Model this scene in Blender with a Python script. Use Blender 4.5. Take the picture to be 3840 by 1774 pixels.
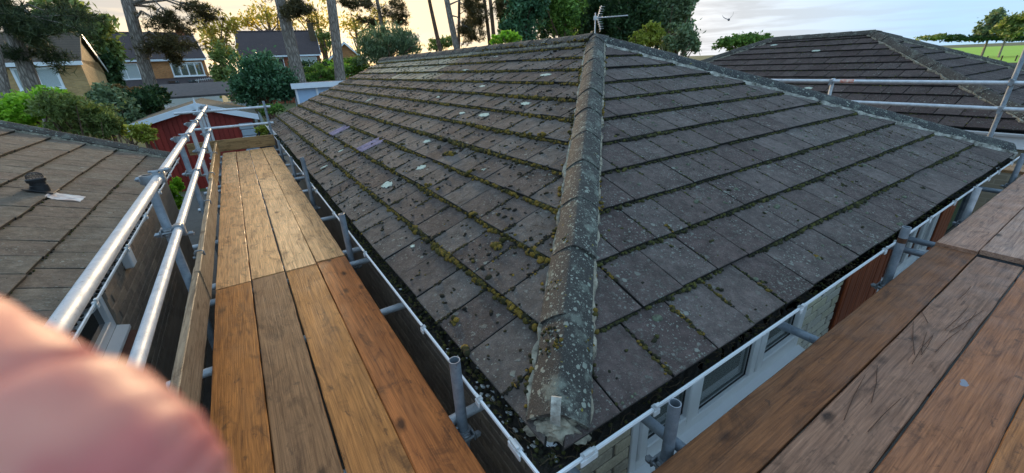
import bpy, bmesh, math, random
import numpy as np
from mathutils import Vector, Matrix

random.seed(7)
RG = np.random.default_rng(11)
for _o in list(bpy.data.objects):
    bpy.data.objects.remove(_o)
SC = bpy.context.scene
COL = SC.collection

# ------------------------------------------------------------------ camera
CAM = np.array([0.0, 0.0, 1.433])
YAW, PITCH, ROLL, FPX = 0.562138519, -0.405316186, -0.0458772177, 1518.05
IW, IH = 3840.0, 1774.0
_f = np.array([math.sin(YAW) * math.cos(PITCH), math.cos(YAW) * math.cos(PITCH), math.sin(PITCH)])
_r = np.array([math.cos(YAW), -math.sin(YAW), 0.0])
_u = np.cross(_r, _f)
RIGHT = math.cos(ROLL) * _r + math.sin(ROLL) * _u
UP = -math.sin(ROLL) * _r + math.cos(ROLL) * _u
FWD = _f
cd = bpy.data.cameras.new('camera')
cam = bpy.data.objects.new('camera', cd)
COL.objects.link(cam)
cam.matrix_world = Matrix(((RIGHT[0], UP[0], -FWD[0], CAM[0]), (RIGHT[1], UP[1], -FWD[1], CAM[1]),
                           (RIGHT[2], UP[2], -FWD[2], CAM[2]), (0, 0, 0, 1)))
cd.sensor_fit = 'HORIZONTAL'
cd.sensor_width = 36.0
cd.lens = FPX / IW * 36.0
cd.clip_start = 0.004
cd.clip_end = 3000
cd.dof.use_dof = True
cd.dof.focus_distance = 4.0
cd.dof.aperture_fstop = 10.5
SC.camera = cam


def ray(px, py):
    return RIGHT * ((px - IW / 2) / FPX) + UP * (-(py - IH / 2) / FPX) + FWD


def at(px, py, D):
    """world point seen in direction (px,py) at horizontal distance D"""
    d = ray(px, py)
    return CAM + d * (D / math.hypot(d[0], d[1]))


def mpp(px, py, D):
    """metres per photo pixel there"""
    p = at(px, py, D) - CAM
    return float(p @ FWD) / FPX


# ------------------------------------------------------------------ world, sun, exposure
SUN_AZ, SUN_EL = math.radians(13.0), math.radians(7.0)
w = bpy.data.worlds.new('World')
SC.world = w
w.use_nodes = True
nt = w.node_tree
nt.nodes.clear()
out = nt.nodes.new('ShaderNodeOutputWorld')
bg = nt.nodes.new('ShaderNodeBackground')
bg.inputs['Strength'].default_value = 0.12
sky = nt.nodes.new('ShaderNodeTexSky')
sky.sky_type = 'NISHITA'
sky.sun_disc = False
sky.sun_elevation = SUN_EL
sky.sun_rotation = SUN_AZ
sky.altitude = 100
sky.air_density = 1.0
sky.dust_density = 1.2
sky.ozone_density = 1.2
tc = nt.nodes.new('ShaderNodeTexCoord')
sep = nt.nodes.new('ShaderNodeSeparateXYZ')
nt.links.new(tc.outputs['Generated'], sep.inputs[0])


def wm(op, a, b=None):
    n = nt.nodes.new('ShaderNodeMath')
    n.operation = op
    for i, x in enumerate((a, b)):
        if x is None:
            continue
        if isinstance(x, (int, float)):
            n.inputs[i].default_value = x
        else:
            nt.links.new(x, n.inputs[i])
    return n.outputs[0]


zz = wm('ADD', wm('MAXIMUM', sep.outputs[2], 0.0), 0.05)
comb = nt.nodes.new('ShaderNodeCombineXYZ')
nt.links.new(wm('DIVIDE', sep.outputs[0], zz), comb.inputs[0])
nt.links.new(wm('DIVIDE', sep.outputs[1], zz), comb.inputs[1])
cn = nt.nodes.new('ShaderNodeTexNoise')
cn.inputs['Scale'].default_value = 0.62
cn.inputs['Detail'].default_value = 8
cn.inputs['Roughness'].default_value = 0.55
cn.inputs['Distortion'].default_value = 0.4
coff = nt.nodes.new('ShaderNodeVectorMath')
coff.inputs[1].default_value = (0.0, 5.2, 0.0)
nt.links.new(comb.outputs[0], coff.inputs[0])
nt.links.new(coff.outputs[0], cn.inputs['Vector'])
cr = nt.nodes.new('ShaderNodeValToRGB')
cr.color_ramp.elements[0].position = 0.44
cr.color_ramp.elements[0].color = (0, 0, 0, 1)
cr.color_ramp.elements[1].position = 0.60
cr.color_ramp.elements[1].color = (1, 1, 1, 1)
nt.links.new(cn.outputs['Fac'], cr.inputs[0])
hs = nt.nodes.new('ShaderNodeHueSaturation')
hs.inputs['Saturation'].default_value = 0.45
hs.inputs['Value'].default_value = 0.60
# thin even veil of high cloud over the whole sky softens the clear-air gradient
veil = nt.nodes.new('ShaderNodeMix')
veil.data_type = 'RGBA'
veil.inputs[0].default_value = 0.975
# the veil takes the warm colour of the low sun around it and stays pale blue elsewhere
dot = nt.nodes.new('ShaderNodeVectorMath')
dot.operation = 'DOT_PRODUCT'
nt.links.new(tc.outputs['Generated'], dot.inputs[0])
dot.inputs[1].default_value = (math.sin(SUN_AZ) * math.cos(SUN_EL), math.cos(SUN_AZ) * math.cos(SUN_EL), math.sin(SUN_EL))
vr = nt.nodes.new('ShaderNodeValToRGB')
ve = vr.color_ramp.elements
ve[0].position, ve[0].color = 0.45, (0.335, 0.52, 0.72, 1)
ve[1].position, ve[1].color = 0.985, (0.74, 0.58, 0.38, 1)
_e = ve.new(0.82)
_e.color = (0.68, 0.64, 0.62, 1)
nt.links.new(dot.outputs['Value'], vr.inputs[0])
vs_ = nt.nodes.new('ShaderNodeVectorMath')
vs_.operation = 'SCALE'
vs_.inputs['Scale'].default_value = 2.55
nt.links.new(vr.outputs[0], vs_.inputs[0])
nt.links.new(vs_.outputs[0], veil.inputs[7])
nt.links.new(sky.outputs[0], veil.inputs[6])
SKYC = veil.outputs[2]
nt.links.new(SKYC, hs.inputs['Color'])
mx = nt.nodes.new('ShaderNodeMix')
mx.data_type = 'RGBA'
bank = nt.nodes.new('ShaderNodeMapRange')      # cloud bank thins out away from the sunset
bank.inputs['From Min'].default_value = 0.35
bank.inputs['From Max'].default_value = 0.92
bank.inputs['To Min'].default_value = 0.05
bank.inputs['To Max'].default_value = 0.95
nt.links.new(dot.outputs['Value'], bank.inputs['Value'])
nt.links.new(wm('MULTIPLY', cr.outputs[0], bank.outputs[0]), mx.inputs[0])
nt.links.new(SKYC, mx.inputs[6])
nt.links.new(hs.outputs[0], mx.inputs[7])
nt.links.new(mx.outputs[2], bg.inputs['Color'])
nt.links.new(bg.outputs[0], out.inputs['Surface'])

sl = bpy.data.lights.new('sun', 'SUN')
sun = bpy.data.objects.new('sun', sl)
COL.objects.link(sun)
sl.energy = 1.2
sl.angle = math.radians(9)
sl.color = (1.0, 0.72, 0.42)
sd = Vector((math.sin(SUN_AZ) * math.cos(SUN_EL), math.cos(SUN_AZ) * math.cos(SUN_EL), math.sin(SUN_EL)))
sun.rotation_euler = sd.to_track_quat('Z', 'Y').to_euler()
sun.location = (0, 0, 30)

SC.view_settings.view_transform = 'Standard'
SC.view_settings.look = 'None'
SC.view_settings.gamma = 1
SC.view_settings.use_curve_mapping = False
SC.view_settings.exposure = 2.36

# ------------------------------------------------------------------ node helpers


def lin(r, g, b):
    def c(x):
        x /= 255.0
        return x / 12.92 if x <= 0.04045 else ((x + 0.055) / 1.055) ** 2.4
    return (c(r), c(g), c(b), 1.0)


class G:
    def __init__(s, name):
        s.m = bpy.data.materials.new(name)
        s.m.use_nodes = True
        s.t = s.m.node_tree
        s.t.nodes.clear()
        s.out = s.t.nodes.new('ShaderNodeOutputMaterial')
        s.b = s.t.nodes.new('ShaderNodeBsdfPrincipled')
        s.t.links.new(s.b.outputs[0], s.out.inputs['Surface'])

    def set(s, n, k, v):
        if v is None:
            return
        if isinstance(k, str) and k not in n.inputs:
            raise KeyError(n.bl_idname + ' ' + k)
        if hasattr(v, 'links') or isinstance(v, bpy.types.NodeSocket):
            s.t.links.new(v, n.inputs[k])
        else:
            n.inputs[k].default_value = v

    def bs(s, **kw):
        for k, v in kw.items():
            s.set(s.b, k.replace('_', ' '), v)
        return s.m

    def node(s, typ, inp=None, **at_):
        n = s.t.nodes.new('ShaderNode' + typ)
        for k, v in at_.items():
            setattr(n, k, v)
        for k, v in (inp or {}).items():
            s.set(n, k, v)
        return n

    def pos(s):
        return s.node('NewGeometry').outputs['Position']

    def obj(s):
        return s.node('TexCoord').outputs['Object']

    def rnd(s):
        a = s.node('ObjectInfo').outputs['Random']
        b = s.node('NewGeometry').outputs['Random Per Island']
        return s.math('FRACT', s.math('ADD', a, b))

    def island(s):
        return s.node('NewGeometry').outputs['Random Per Island']

    def math(s, op, a, b=None, c=None):
        n = s.node('Math', operation=op)
        for i, x in enumerate((a, b, c)):
            if x is not None:
                s.set(n, i, x)
        return n.outputs[0]

    def map(s, vec, scale=(1, 1, 1), loc=None):
        n = s.node('Mapping', {'Vector': vec, 'Scale': scale})
        if loc is not None:
            s.set(n, 'Location', loc)
        return n.outputs[0]

    def noise(s, vec, scale, detail=4, rough=0.5, dist=0.0):
        return s.node('TexNoise', {'Vector': vec, 'Scale': scale, 'Detail': detail, 'Roughness': rough, 'Distortion': dist}).outputs['Fac']

    def vor(s, vec, scale, feature='F1'):
        n = s.node('TexVoronoi', {'Vector': vec, 'Scale': scale}, feature=feature)
        return n.outputs['Distance'], (n.outputs['Color'] if feature == 'F1' else None)

    def ramp(s, fac, stops, interp='LINEAR'):
        n = s.node('ValToRGB', {'Fac': fac})
        e = n.color_ramp.elements
        n.color_ramp.interpolation = interp
        while len(e) < len(stops):
            e.new(0.5)
        for i, (p, c) in enumerate(stops):
            e[i].position = p
            e[i].color = c if not isinstance(c, (int, float)) else (c, c, c, 1)
        return n.outputs[0]

    def step(s, fac, a, b):
        if a > b:
            return s.ramp(fac, [(b, 1.0), (a, 0.0)])
        return s.ramp(fac, [(a, 0.0), (b, 1.0)])

    def mix(s, fac, a, b, mode='MIX'):
        n = s.node('Mix', data_type='RGBA', blend_type=mode)
        s.set(n, 0, fac)
        s.set(n, 6, a)
        s.set(n, 7, b)
        return n.outputs[2]

    def bump(s, h, strength=0.3, dist=0.01):
        n = s.node('Bump', {'Height': h, 'Strength': strength, 'Distance': dist})
        s.set(s.b, 'Normal', n.outputs[0])


MAT = {}


def m_tile(name, ca, cb, lich=0.5, lcol=(158, 160, 152), var=1.0, streak=False, algae=0.5, fuzz=0.3):
    g = G(name)
    p = g.pos()
    r = g.rnd()
    base = g.mix(g.noise(p, 2.5, 3), ca, cb)
    base = g.mix(1.0, base, g.ramp(r, [(0, 1 - 0.28 * var), (0.55, 1.0), (1, 1 + 0.3 * var)]), 'MULTIPLY')
    mot = g.noise(p, 16, 7, 0.72)
    base = g.mix(1.0, base, g.ramp(mot, [(0.30, 0.62), (0.5, 1.0), (0.70, 1.5)]), 'MULTIPLY')
    pur = g.ramp(r, [(0.0, (1.06, 0.97, 0.98, 1)), (0.5, (1, 1, 1, 1)), (1.0, (0.95, 1.0, 1.02, 1))])
    base = g.mix(1.0, base, pur, 'MULTIPLY')
    # aggregate speckle
    sp = g.step(g.noise(p, 120, 3, 0.7), 0.60, 0.70)
    base = g.mix(g.math('MULTIPLY', sp, 0.55), base, lin(160, 156, 152))
    dk = g.step(g.noise(p, 190, 2, 0.6), 0.42, 0.30)
    base = g.mix(g.math('MULTIPLY', dk, 0.5), base, lin(25, 24, 24))
    # blotchy staining
    st = g.step(g.noise(p, 5.5, 6, 0.65), 0.45, 0.62)
    base = g.mix(g.math('MULTIPLY', st, algae), base, g.mix(0.6, base, lin(34, 33, 30)))
    if streak:
        q = g.map(p, (1.0, 3.5, 1.0))
        s_ = g.step(g.noise(q, 7, 5, 0.7), 0.48, 0.72)
        base = g.mix(g.math('MULTIPLY', s_, 0.4), base, lin(140, 132, 120))
    # lichen rosettes at two sizes
    reg = g.step(g.noise(p, 2.6, 4, 0.6), 0.42, 0.60)
    wob = g.mix(0.02, p, g.node('TexNoise', {'Vector': p, 'Scale': 60.0, 'Detail': 3.0}).outputs['Color'])
    L = None
    for sc, mx_ in ((21, 0.36), (48, 0.42), (90, 0.48)):
        d, c = g.vor(wob, sc)
        sx = g.node('SeparateColor', {'Color': c})
        thr = g.math('MULTIPLY', g.math('POWER', sx.outputs[0], 1.6), mx_)
        k = g.step(g.math('SUBTRACT', thr, d), 0.0, 0.05)
        k = g.math('MULTIPLY', k, g.step(sx.outputs[1], 1.0 - lich, 1.02 - lich))
        L = k if L is None else g.math('MAXIMUM', L, k)
    L = g.math('MULTIPLY', L, g.math('ADD', g.math('MULTIPLY', reg, 0.88), 0.12))
    fz = g.math('MULTIPLY', g.step(g.noise(p, 34, 7, 0.78), 0.54, 0.66), g.math('MULTIPLY', g.step(g.noise(p, 3.1, 4, 0.6), 0.44, 0.62), fuzz))
    L = g.math('MAXIMUM', L, fz)
    lc = g.mix(g.noise(p, 9, 2), lin(*lcol), lin(112, 118, 106))
    base = g.mix(g.math('MULTIPLY', L, 0.85), base, lc)
    g.bump(g.math('ADD', g.math('ADD', g.noise(p, 170, 4, 0.7), g.math('MULTIPLY', g.noise(p, 30, 4), 1.4)), g.math('MULTIPLY', L, 0.8)), 0.8, 0.008)
    MAT[name] = g.bs(Base_Color=base, Roughness=0.85)
    g.b.inputs['Specular IOR Level'].default_value = 0.28
    return MAT[name]


m_tile('tile_left', lin(104, 95, 89), lin(81, 75, 71), 0.42, fuzz=0.4)
m_tile('tile_right', lin(110, 97, 92), lin(85, 76, 73), 0.8, fuzz=1.0)
m_tile('tile_far', lin(84, 69, 65), lin(66, 55, 53), 0.4)
m_tile('tile_near_neighbour', lin(120, 108, 94), lin(100, 91, 80), 0.3, var=0.35, algae=0.5, fuzz=0.5)
m_tile('tile_new', lin(156, 147, 126), lin(140, 132, 113), 0.05, algae=0.2)
m_tile('tile_lilac', lin(172, 150, 164), lin(150, 128, 144), 0.06, algae=0.3)


def m_hip(name, ca, cb, amt):
    g = G(name)
    p = g.pos()
    base = g.mix(g.noise(p, 6, 4), ca, cb)
    base = g.mix(g.math('MULTIPLY', g.step(g.noise(p, 240, 2), 0.58, 0.7), 0.4), base, lin(150, 148, 140))
    base = g.mix(1.0, base, g.ramp(g.rnd(), [(0, 0.8), (1, 1.2)]), 'MULTIPLY')
    wob = g.mix(0.02, p, g.node('TexNoise', {'Vector': p, 'Scale': 45.0, 'Detail': 4.0}).outputs['Color'])
    L = None
    for sc, mm in ((30, 0.42), (62, 0.45), (110, 0.4)):
        d, c = g.vor(wob, sc)
        sx = g.node('SeparateColor', {'Color': c})
        k = g.step(g.math('SUBTRACT', g.math('MULTIPLY', sx.outputs[0], mm), d), 0.0, 0.06)
        k = g.math('MULTIPLY', k, g.step(sx.outputs[1], 1 - amt, 1.03 - amt))
        L = k if L is None else g.math('MAXIMUM', L, k)
    pat = g.math('MULTIPLY', g.step(g.noise(p, 7, 7, 0.72), 0.53, 0.64), amt)
    reg = g.step(g.noise(p, 3.0, 3), 0.36, 0.6)
    L = g.math('MULTIPLY', g.math('MAXIMUM', L, pat), g.math('ADD', 0.5, g.math('MULTIPLY', reg, 0.5)))
    lc = g.mix(g.noise(p, 14, 3), lin(176, 178, 166), lin(128, 140, 124))
    base = g.mix(g.math('MULTIPLY', L, 0.8), base, lc)
    ye = g.step(g.noise(p, 26, 2), 0.72, 0.76)
    base = g.mix(g.math('MULTIPLY', ye, 0.7), base, lin(150, 140, 40))
    g.bump(g.math('ADD', g.noise(p, 160, 3, 0.6), g.math('MULTIPLY', L, 1.2)), 0.6, 0.007)
    MAT[name] = g.bs(Base_Color=base, Roughness=0.85)


m_hip('hip_near', lin(66, 63, 58), lin(50, 48, 45), 0.66)
m_hip('hip_far', lin(60, 59, 58), lin(42, 42, 44), 0.6)
m_hip('hip_neighbour', lin(72, 64, 56), lin(50, 45, 41), 0.4)


def m_simple(name, c1, c2=None, scale=20, rough=0.7, metal=0.0, bump=0.2, bscale=None, spec=None, coord='pos', dist=0.004, detail=4):
    g = G(name)
    p = g.pos() if coord == 'pos' else g.obj()
    c = c1 if c2 is None else g.mix(g.step(g.noise(p, scale, detail, 0.6), 0.3, 0.7), c1, c2)
    if bump:
        g.bump(g.noise(p, bscale or scale * 4, 4, 0.6), bump, dist)
    kw = dict(Base_Color=c, Roughness=rough, Metallic=metal)
    MAT[name] = g.bs(**kw)
    if spec is not None:
        g.b.inputs['Specular IOR Level'].default_value = spec
    return MAT[name]


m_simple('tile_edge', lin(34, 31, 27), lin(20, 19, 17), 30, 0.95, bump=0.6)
m_simple('mortar', lin(184, 176, 156), lin(92, 87, 76), 26, 0.95, bump=0.8, dist=0.01)
m_simple('mortar_white', lin(222, 218, 206), lin(84, 80, 72), 16, 0.95, bump=0.8, dist=0.01)
m_simple('underlay', lin(34, 32, 30), lin(22, 21, 20), 20, 0.95)
m_simple('upvc', lin(243, 245, 247), lin(236, 239, 242), 6, 0.32, bump=0.0)
m_simple('upvc_grubby', lin(226, 228, 230), lin(176, 178, 176), 14, 0.42, bump=0.05)
m_simple('black_plastic', lin(26, 26, 28), lin(40, 40, 42), 30, 0.45, bump=0.05)
m_simple('paper', lin(236, 228, 218), lin(150, 130, 130), 9, 0.8, bump=0.3)
m_simple('debris', lin(48, 41, 31), lin(22, 20, 16), 40, 0.95, bump=0.9, dist=0.02)
m_simple('debris_white', lin(205, 208, 206), lin(60, 58, 54), 45, 0.8, bump=0.3)
m_simple('twig', lin(92, 74, 50), lin(50, 40, 28), 40, 0.9)
m_simple('pine_needle_brown', lin(92, 58, 36), lin(62, 40, 26), 60, 0.8)
m_simple('lichen_patch', lin(196, 204, 190), lin(160, 172, 156), 40, 0.95, bump=0.5)
m_simple('lichen_cushion', lin(112, 122, 100), lin(66, 66, 58), 60, 0.95, bump=0.8)
m_simple('water_black', lin(10, 10, 10), None, 10, 0.06, bump=0.0)
m_simple('sill_red', lin(92, 40, 36), lin(70, 30, 28), 10, 0.6)
m_simple('interior', lin(150, 148, 140), None, 5, 0.9, bump=0)
m_simple('interior_wood', lin(132, 104, 74), lin(110, 84, 58), 8, 0.6, bump=0)
m_simple('wood_brown', lin(108, 52, 30), lin(84, 38, 22), 14, 0.5, bump=0.1)
m_simple('mortar_joint', lin(120, 112, 100), lin(98, 92, 82), 20, 0.95)
m_simple('mortar_dark', lin(70, 64, 58), lin(56, 50, 46), 20, 0.95)
m_simple('concrete_path', lin(96, 92, 86), lin(70, 67, 62), 3, 0.9)
m_simple('fascia_blue', lin(232, 240, 247), lin(222, 230, 240), 4, 0.5, bump=0.05)
m_simple('shed_felt', lin(112, 104, 88), lin(90, 84, 72), 8, 0.95, bump=0.5)
m_simple('grey_felt', lin(96, 92, 92), lin(80, 77, 78), 6, 0.9)
m_simple('pale_panel', lin(186, 196, 200), lin(170, 180, 186), 5, 0.6)
m_simple('pale_blue', lin(176, 204, 232), lin(160, 190, 222), 5, 0.5)
m_simple('fence_slate', lin(62, 70, 80), lin(48, 54, 62), 5, 0.8)
m_simple('fence_wood', lin(104, 88, 68), lin(78, 66, 52), 9, 0.9)
m_simple('render_white', lin(212, 212, 208), None, 5, 0.8, bump=0)
m_simple('curtain', lin(196, 204, 202), lin(168, 178, 180), 30, 0.9, bump=0)
m_simple('vase_blue', lin(60, 110, 130), lin(16, 34, 52), 60, 0.35, bump=0, detail=1)
m_simple('cream_pot', lin(196, 200, 190), None, 5, 0.5, bump=0)
m_simple('pink_flower', lin(190, 60, 110), lin(150, 30, 80), 60, 0.8, bump=0)
m_simple('red_tape', lin(206, 96, 70), lin(230, 222, 210), 30, 0.6, bump=0)
m_simple('bird_grey', lin(86, 92, 100), lin(60, 64, 72), 10, 0.9, bump=0)
m_simple('aerial_metal', lin(205, 208, 210), lin(180, 184, 188), 20, 0.4, 0.3, bump=0)
m_simple('paint_splash', lin(136, 138, 146), None, 5, 0.8, bump=0)
m_simple('leaf_litter', lin(210, 190, 130), None, 5, 0.8, bump=0)


def m_moss(name, stops):
    g = G(name)
    p = g.pos()
    r = g.island()
    c = g.ramp(g.math('ADD', g.math('MULTIPLY', r, 0.6), g.math('MULTIPLY', g.noise(p, 2.2, 3), 0.45)), stops)
    c = g.mix(g.step(g.noise(p, 220, 2), 0.35, 0.65), g.mix(1.0, c, (0.5, 0.5, 0.45, 1), 'MULTIPLY'), c)
    g.bump(g.noise(p, 420, 3, 0.7), 1.0, 0.006)
    MAT[name] = g.bs(Base_Color=c, Roughness=0.95)


m_moss('moss', [(0.15, lin(32, 31, 18)), (0.34, lin(56, 54, 22)), (0.54, lin(96, 86, 28)), (0.72, lin(142, 114, 36)), (0.95, lin(178, 142, 56))])
m_moss('moss_joint', [(0.2, lin(20, 19, 14)), (0.5, lin(34, 32, 20)), (0.75, lin(58, 53, 26)), (0.95, lin(100, 88, 40))])
m_moss('moss_dark', [(0.2, lin(30, 30, 20)), (0.45, lin(54, 54, 28)), (0.7, lin(86, 86, 36)), (0.95, lin(128, 122, 56))])


def m_wood(name, rough=0.5):
    """scaffold board: local x runs along the board; ground tone comes from the board's own object colour"""
    g = G(name)
    oi = g.node('ObjectInfo')
    rnd = oi.outputs['Random']
    col = oi.outputs['Color']
    off = g.node('CombineXYZ', {0: g.math('MULTIPLY', rnd, 57.0), 1: g.math('MULTIPLY', rnd, 31.0), 2: g.math('MULTIPLY', rnd, 13.0)}).outputs[0]
    o = g.node('VectorMath', {0: g.obj(), 1: off}, operation='ADD').outputs[0]
    gr = g.noise(g.map(o, (0.9, 15, 15)), 2.2, 8, 0.62, 1.6)
    fine = g.noise(g.map(o, (2.5, 120, 120)), 1.6, 4, 0.6, 0.3)
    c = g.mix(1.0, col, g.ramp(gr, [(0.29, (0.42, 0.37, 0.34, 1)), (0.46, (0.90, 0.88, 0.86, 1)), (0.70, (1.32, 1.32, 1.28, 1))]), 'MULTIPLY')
    c = g.mix(1.0, c, g.ramp(fine, [(0.3, 0.68), (0.7, 1.2)]), 'MULTIPLY')
    # weathering to grey and dark handling stains
    gy = g.step(g.noise(g.map(o, (0.8, 4, 4)), 1.3, 5, 0.62), 0.50, 0.74)
    c = g.mix(g.math('MULTIPLY', gy, 0.22), c, lin(120, 96, 78))
    stn = g.step(g.noise(g.map(o, (1.0, 2.2, 2.2)), 4.2, 8, 0.72, 0.8), 0.52, 0.68)
    c = g.mix(g.math('MULTIPLY', stn, 0.66), c, lin(62, 40, 26))
    nk = g.step(g.noise(g.map(o, (0.5, 1.0, 1.0)), 22, 4, 0.65, 0.5), 0.62, 0.70)
    c = g.mix(g.math('MULTIPLY', nk, 0.55), c, lin(48, 36, 30))
    # knots
    d, cc = g.vor(g.map(o, (3.0, 6.5, 1.0)), 1.0)
    sx = g.node('SeparateColor', {'Color': cc})
    kd = g.math('ADD', d, g.math('MULTIPLY', g.noise(o, 25, 3), 0.10))
    kn = g.math('MULTIPLY', g.step(kd, 0.22, 0.11), g.step(sx.outputs[0], 0.40, 0.45))
    c = g.mix(g.math('MULTIPLY', kn, 0.85), c, lin(38, 22, 14))
    saw = g.node('TexWave', {'Vector': g.map(o, (1, 0.45, 1)), 'Scale': 26.0, 'Distortion': 2.5, 'Detail': 3.0, 'Detail Scale': 2.0}, bands_direction='X').outputs['Fac']
    sawm = g.step(g.noise(o, 1.1, 2), 0.45, 0.65)
    h = g.math('ADD', g.math('MULTIPLY', fine, 0.8), g.math('MULTIPLY', g.math('MULTIPLY', saw, sawm), 0.45))
    h = g.math('ADD', h, g.math('MULTIPLY', gr, 0.9))
    h = g.math('SUBTRACT', h, kn)
    g.bump(h, 0.5, 0.004)
    rr = g.ramp(g.noise(o, 6, 3), [(0.3, rough - 0.08), (0.7, rough + 0.14)])
    MAT[name] = g.bs(Base_Color=c, Roughness=rr)
    g.b.inputs['Specular IOR Level'].default_value = 0.22


m_wood('board', 0.48)


def m_steel(name, c1, c2, rough, metal=0.75):
    g = G(name)
    p = g.pos()
    r = g.rnd()
    c = g.mix(g.step(g.noise(p, 14, 5, 0.65), 0.35, 0.68), c1, c2)
    c = g.mix(1.0, c, g.ramp(r, [(0, 0.8), (1, 1.12)]), 'MULTIPLY')
    sp = g.step(g.noise(p, 120, 3, 0.6), 0.62, 0.72)
    c = g.mix(g.math('MULTIPLY', sp, 0.5), c, lin(96, 88, 80))
    ce = g.step(g.noise(p, 26, 5, 0.7), 0.64, 0.70)
    c = g.mix(g.math('MULTIPLY', ce, 0.55), c, lin(168, 164, 156))
    ru = g.step(g.noise(p, 9, 6, 0.72), 0.63, 0.72)
    c = g.mix(g.math('MULTIPLY', ru, 0.7), c, lin(120, 72, 40))
    g.bump(g.noise(p, 70, 5, 0.7), 0.3, 0.003)
    MAT[name] = g.bs(Base_Color=c, Roughness=g.ramp(g.noise(p, 22, 4), [(0.3, rough - 0.08), (0.7, rough + 0.12)]), Metallic=metal)


m_steel('galv', lin(212, 216, 220), lin(184, 190, 196), 0.5, 0.45)
m_steel('galv_old', lin(156, 166, 176), lin(122, 132, 142), 0.48, 0.35)
m_steel('coupler', lin(170, 176, 182), lin(130, 132, 134), 0.42, 0.6)


def m_brick_piece(name, c1, c2, c3, stain=0.3):
    g = G(name)
    p = g.pos()
    r = g.node('ObjectInfo').outputs['Random']
    c = g.ramp(r, [(0, c1), (0.45, c2), (1, c3)])
    c = g.mix(g.math('MULTIPLY', g.step(g.noise(p, 14, 5, 0.65), 0.45, 0.7), stain), c, lin(60, 54, 48))
    c = g.mix(1.0, c, g.ramp(g.noise(p, 90, 3), [(0.3, 0.85), (0.7, 1.1)]), 'MULTIPLY')
    g.bump(g.noise(p, 120, 4, 0.6), 0.5, 0.004)
    MAT[name] = g.bs(Base_Color=c, Roughness=0.9)


m_brick_piece('brick_cream', lin(222, 216, 198), lin(208, 204, 194), lin(216, 210, 178), 0.15)
m_brick_piece('brick_buff', lin(204, 190, 164), lin(182, 171, 152), lin(212, 196, 164), 0.3)
m_brick_piece('brick_dark', lin(160, 144, 128), lin(138, 124, 112), lin(172, 154, 134), 0.4)


def m_brick_tex(name, c1, c2, mo, axis='X', scale=1.0):
    g = G(name)
    p = g.pos()
    s = g.node('SeparateXYZ', {0: p})
    v = g.node('CombineXYZ', {0: g.math('ADD', s.outputs[0], s.outputs[1]), 1: s.outputs[2], 2: 0.0}).outputs[0]
    n = g.node('TexBrick', {'Vector': v, 'Color1': c1, 'Color2': c2, 'Mortar': mo, 'Scale': 1.0, 'Mortar Size': 0.006,
                            'Brick Width': 0.225 * scale, 'Row Height': 0.075 * scale, 'Bias': 0.0})
    c = g.mix(1.0, n.outputs['Color'], g.ramp(g.noise(p, 1.2, 5, 0.6), [(0.3, 0.8), (0.7, 1.15)]), 'MULTIPLY')
    g.bump(n.outputs['Fac'], -0.4, 0.006)
    MAT[name] = g.bs(Base_Color=c, Roughness=0.92)


m_brick_tex('wall_dark', lin(162, 146, 130), lin(140, 126, 114), lin(150, 140, 128))
m_brick_tex('wall_buff', lin(150, 140, 118), lin(128, 120, 104), lin(150, 142, 126))
m_brick_tex('wall_orange', lin(198, 134, 82), lin(172, 114, 68), lin(168, 146, 116))
m_brick_tex('wall_red', lin(150, 78, 50), lin(128, 64, 42), lin(140, 112, 92))
m_brick_tex('wall_gold', lin(198, 160, 108), lin(174, 140, 94), lin(172, 154, 122))


def m_glass(name, tint=(0.75, 0.85, 0.85, 1), trans=0.75):
    g = G(name)
    tr = g.node('BsdfTransparent', {'Color': tint})
    gl = g.node('BsdfGlossy', {'Color': (1, 1, 1, 1), 'Roughness': 0.02})
    fr = g.node('Fresnel', {'IOR': 1.5})
    mxs = g.node('MixShader', {0: g.math('ADD', fr.outputs[0], 1 - trans - 0.1), 1: tr.outputs[0], 2: gl.outputs[0]})
    df = g.node('BsdfDiffuse', {'Color': (0.34, 0.40, 0.40, 1)})
    mxs = g.node('MixShader', {0: 0.22, 1: mxs.outputs[0], 2: df.outputs[0]})
    g.t.links.new(mxs.outputs[0], g.out.inputs['Surface'])
    g.t.nodes.remove(g.b)
    MAT[name] = g.m


m_glass('glass')
gq = G('glass_dark')
MAT['glass_dark'] = gq.bs(Base_Color=lin(30, 36, 40), Roughness=0.05)


def m_roof_far(name, c1, c2, pitch_axis='z', period=0.3):
    """far roofs: courses too small to tell apart, given as fine relief"""
    g = G(name)
    p = g.pos()
    s = g.node('SeparateXYZ', {0: p})
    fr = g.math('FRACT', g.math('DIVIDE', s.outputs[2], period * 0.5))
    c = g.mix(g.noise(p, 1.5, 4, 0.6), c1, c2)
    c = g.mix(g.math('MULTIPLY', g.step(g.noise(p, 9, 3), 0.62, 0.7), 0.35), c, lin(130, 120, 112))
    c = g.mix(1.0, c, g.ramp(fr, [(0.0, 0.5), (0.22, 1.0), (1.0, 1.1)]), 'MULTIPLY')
    g.bump(fr, -0.6, 0.03)
    MAT[name] = g.bs(Base_Color=c, Roughness=0.85)


m_roof_far('roof_far', lin(78, 66, 66), lin(62, 52, 54))
m_roof_far('roof_far_brown', lin(88, 74, 60), lin(70, 60, 50))


def m_planks(name, c1, c2, period=0.12, axis=0):
    g = G(name)
    o = g.obj()
    c = g.mix(g.noise(g.map(o, (20, 20, 1.2)), 1.5, 5, 0.6), c1, c2)
    r = g.node('ObjectInfo').outputs['Random']
    c = g.mix(1.0, c, g.ramp(r, [(0, 0.82), (1, 1.16)]), 'MULTIPLY')
    g.bump(g.noise(g.map(o, (40, 40, 2)), 2.0, 4), 0.3, 0.003)
    MAT[name] = g.bs(Base_Color=c, Roughness=0.6)


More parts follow.
